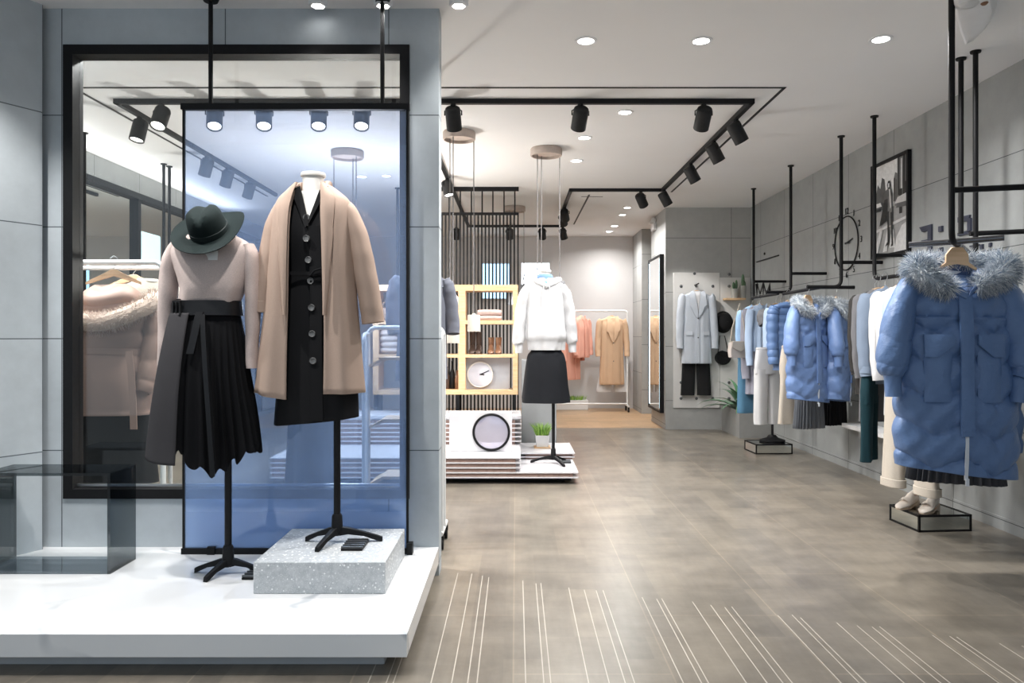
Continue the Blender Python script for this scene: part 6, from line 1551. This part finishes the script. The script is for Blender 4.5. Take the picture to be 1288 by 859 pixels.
# small white rack with slanted oak trays at the window wall end
YW2 = 4.72
t = white_rack('small low white wheeled rack with slanted oak trays at the window wall end', ax(463, YW2), ax(558, YW2), YW2, az(412, YW2), .32, .014, gap=1.)
for z in (az(528, 4.75), az(598, 4.75), az(404, 5.2) - .25):
    x0, x1 = ax(484, 4.75), ax(552, 4.75)
    b = MB(); b.box2((x0, 4.62, z), (x1, 4.86, z + .018)); b.box(((x0 - .035), 4.74, z - .016), (.085, .24, .016), R=Matrix.Rotation(-.5, 3, 'Y')); b.build('tray', 'oak', t)
# grey coat on a ceiling pole hidden by the wall end
t = rack('black ceiling-hung pipe behind the window wall end with the slate coat', [('pole', [(-.54, 5.12, CEIL - .005), (-.54, 5.12, 1.83), (-.62, 5.1, 1.83), (-.62, 4.86, 1.83)])], (-.54, 5.1, CEIL), [(-.54, 5.12)])
M['slate'] = fabric('slate wool', (.19, .20, .24), .9, .05, 6, 400, .2, .3)
hung_top('wool_coat', 'slate grey coat hanging half behind the window wall end', 'coat', (-.62, 4.97, 1.818), .55, 'slate', hw=.175, L=.72, sl=.36, seed=74, buttons=2, lapel=.2, depth=.07)
hanger('wooden hanger holding the slate grey coat', (-.62, 4.97, 1.83), .55, .15)
# ceiling poles along the inner side wall
for i, (px, py) in enumerate(((106, 167), (206, 206), (213, 209))):
    Y = (CEIL - EYE) * FPX / (CY - py); x = ax(px, Y)
    rack(['black ceiling-hung pipe beside the window frame, inside the shop', 'first of two close black pipes hanging from the ceiling inside the window', 'second of two close black pipes hanging from the ceiling inside the window'][i], [('pole', [(x, Y, CEIL - .005), (x, Y, 1.6), (x, Y + .55, 1.6)])], (x, Y, CEIL), [(x, Y)])

rack('black ceiling-hung pipe deep in the shop, seen through the edge of the blue panel', [('pole', [(-1.42, 9.05, CEIL - .005), (-1.42, 9.05, 1.7), (-1.42, 8.6, 1.7)])], (-1.42, 9.05, CEIL), [(-1.42, 9.05)])
# ================================================================== lights, world, camera
def area(name, loc, size, power, col=(1, .985, .965), rot=(0, 0, 0), spread=180, shape='DISK'):
    l = bpy.data.lights.new(name, 'AREA'); l.shape = shape; l.size = size; l.energy = power; l.color = col
    l.spread = math.radians(spread)
    o = bpy.data.objects.new(name, l); C.objects.link(o); o.location = loc; o.rotation_euler = rot
    return o
def spot(name, loc, target, power, cone=40, blend=.5, col=(1, .975, .94), rad=.035):
    l = bpy.data.lights.new(name, 'SPOT'); l.energy = power; l.spot_size = math.radians(cone); l.spot_blend = blend
    l.shadow_soft_size = rad; l.color = col
    o = bpy.data.objects.new(name, l); C.objects.link(o); o.location = loc
    o.rotation_euler = (Vector(target) - Vector(loc)).to_track_quat('-Z', 'Y').to_euler()
    return o
for (x, y, pw) in DOWNLIGHTS: pw and area('downlight_lamp', (x, y, CEIL - .03), .10, pw * DL_POWER, spread=150)
for (p, tg, pw, cone) in SPOTS: spot('spot_lamp', p, tg, pw * SP_POWER, cone)
for (x, y), z, e in zip(PENDANTS, (1.5, 1.75, 1.75, 1.8), (0, 4, 4, 105)):
    if not e: continue
    l = bpy.data.lights.new('pendant_fill', 'POINT'); l.energy = e; l.shadow_soft_size = .1; l.color = (1, .96, .9)  # point fill between the pendant wires, added to brighten the ceiling
    o = bpy.data.objects.new('pendant_fill', l); C.objects.link(o); o.location = (x, y, z)
for (x, y, tx, ty, pw) in ((-2.5, 3.3, -2.3, 3.7, 1.6), (-1.9, 3.0, -1.5, 3.6, 1.8), (-1.0, 3.0, -.95, 3.6, 1.3)):
    spot('platform_lamp', (x, y, CEIL - .04), (tx, ty, .3), pw * SP_POWER, 82, .7, (1, .985, .96), .04)
def bar_light(name, loc, sx, sy, power, rot):
    l = bpy.data.lights.new(name, 'AREA'); l.shape = 'RECTANGLE'; l.size = sx; l.size_y = sy; l.energy = power; l.color = (1, .985, .96)
    o = bpy.data.objects.new(name, l); C.objects.link(o); o.location = loc; o.rotation_euler = rot
bar_light('beam_fill', (-4.02, 7.5, 2.845), .05, 6.0, 26, (0, math.radians(180 + 55), 0))     # unseen fill added above the black beam to brighten the ceiling
bar_light('shelf_fill', (-1.05, 8.2, 1.86), .8, .2, 7, (PI, 0, 0))                    # hidden fill over the oak shelf, added to lift the ceiling
# lamps of the six-sided downlights over the platform
for (px, tx, ty, tz, pw, cone) in ((400, -1.45, 3.5, 1.1, 1.1, 75), (482, -.95, 3.6, 1.3, 1.1, 75), (577, -.6, 3.3, .3, .5, 80)):
    spot('platform_lamp', tuple(at(px, 1, (CEIL - EYE) * FPX / (CY - 1)) + Vector((0, -.02, -.06))), (tx, ty, tz), pw * SP_POWER, cone, .6, (1, .98, .95), .05)
w = bpy.data.worlds.new('street light'); bpy.context.scene.world = w; w.use_nodes = True
bg = w.node_tree.nodes['Background']; bg.inputs[0].default_value = (.74, .87, 1, 1); bg.inputs[1].default_value = WORLD
cam = bpy.data.cameras.new('camera'); co = bpy.data.objects.new('camera', cam); C.objects.link(co)
co.location = (0, 0, EYE); co.rotation_euler = (PI / 2, 0, 0)
cam.sensor_width = 36; cam.sensor_fit = 'HORIZONTAL'; cam.lens = 36 * FPX / 1288
cam.shift_x = (644 - CX) / 1288; cam.shift_y = -(429.5 - CY) / 1288
cam.clip_start = .05
sc = bpy.context.scene; sc.camera = co
sc.view_settings.view_transform = 'Standard'; sc.view_settings.look = 'None'
sc.view_settings.exposure = EXPOSURE; sc.view_settings.gamma = 1; sc.view_settings.use_curve_mapping = False
sc.cycles.max_bounces = 10; sc.cycles.transparent_max_bounces = 16; sc.cycles.diffuse_bounces = 8
sc.cycles.sample_clamp_indirect = 6; sc.cycles.caustics_reflective = False; sc.cycles.caustics_refractive = False
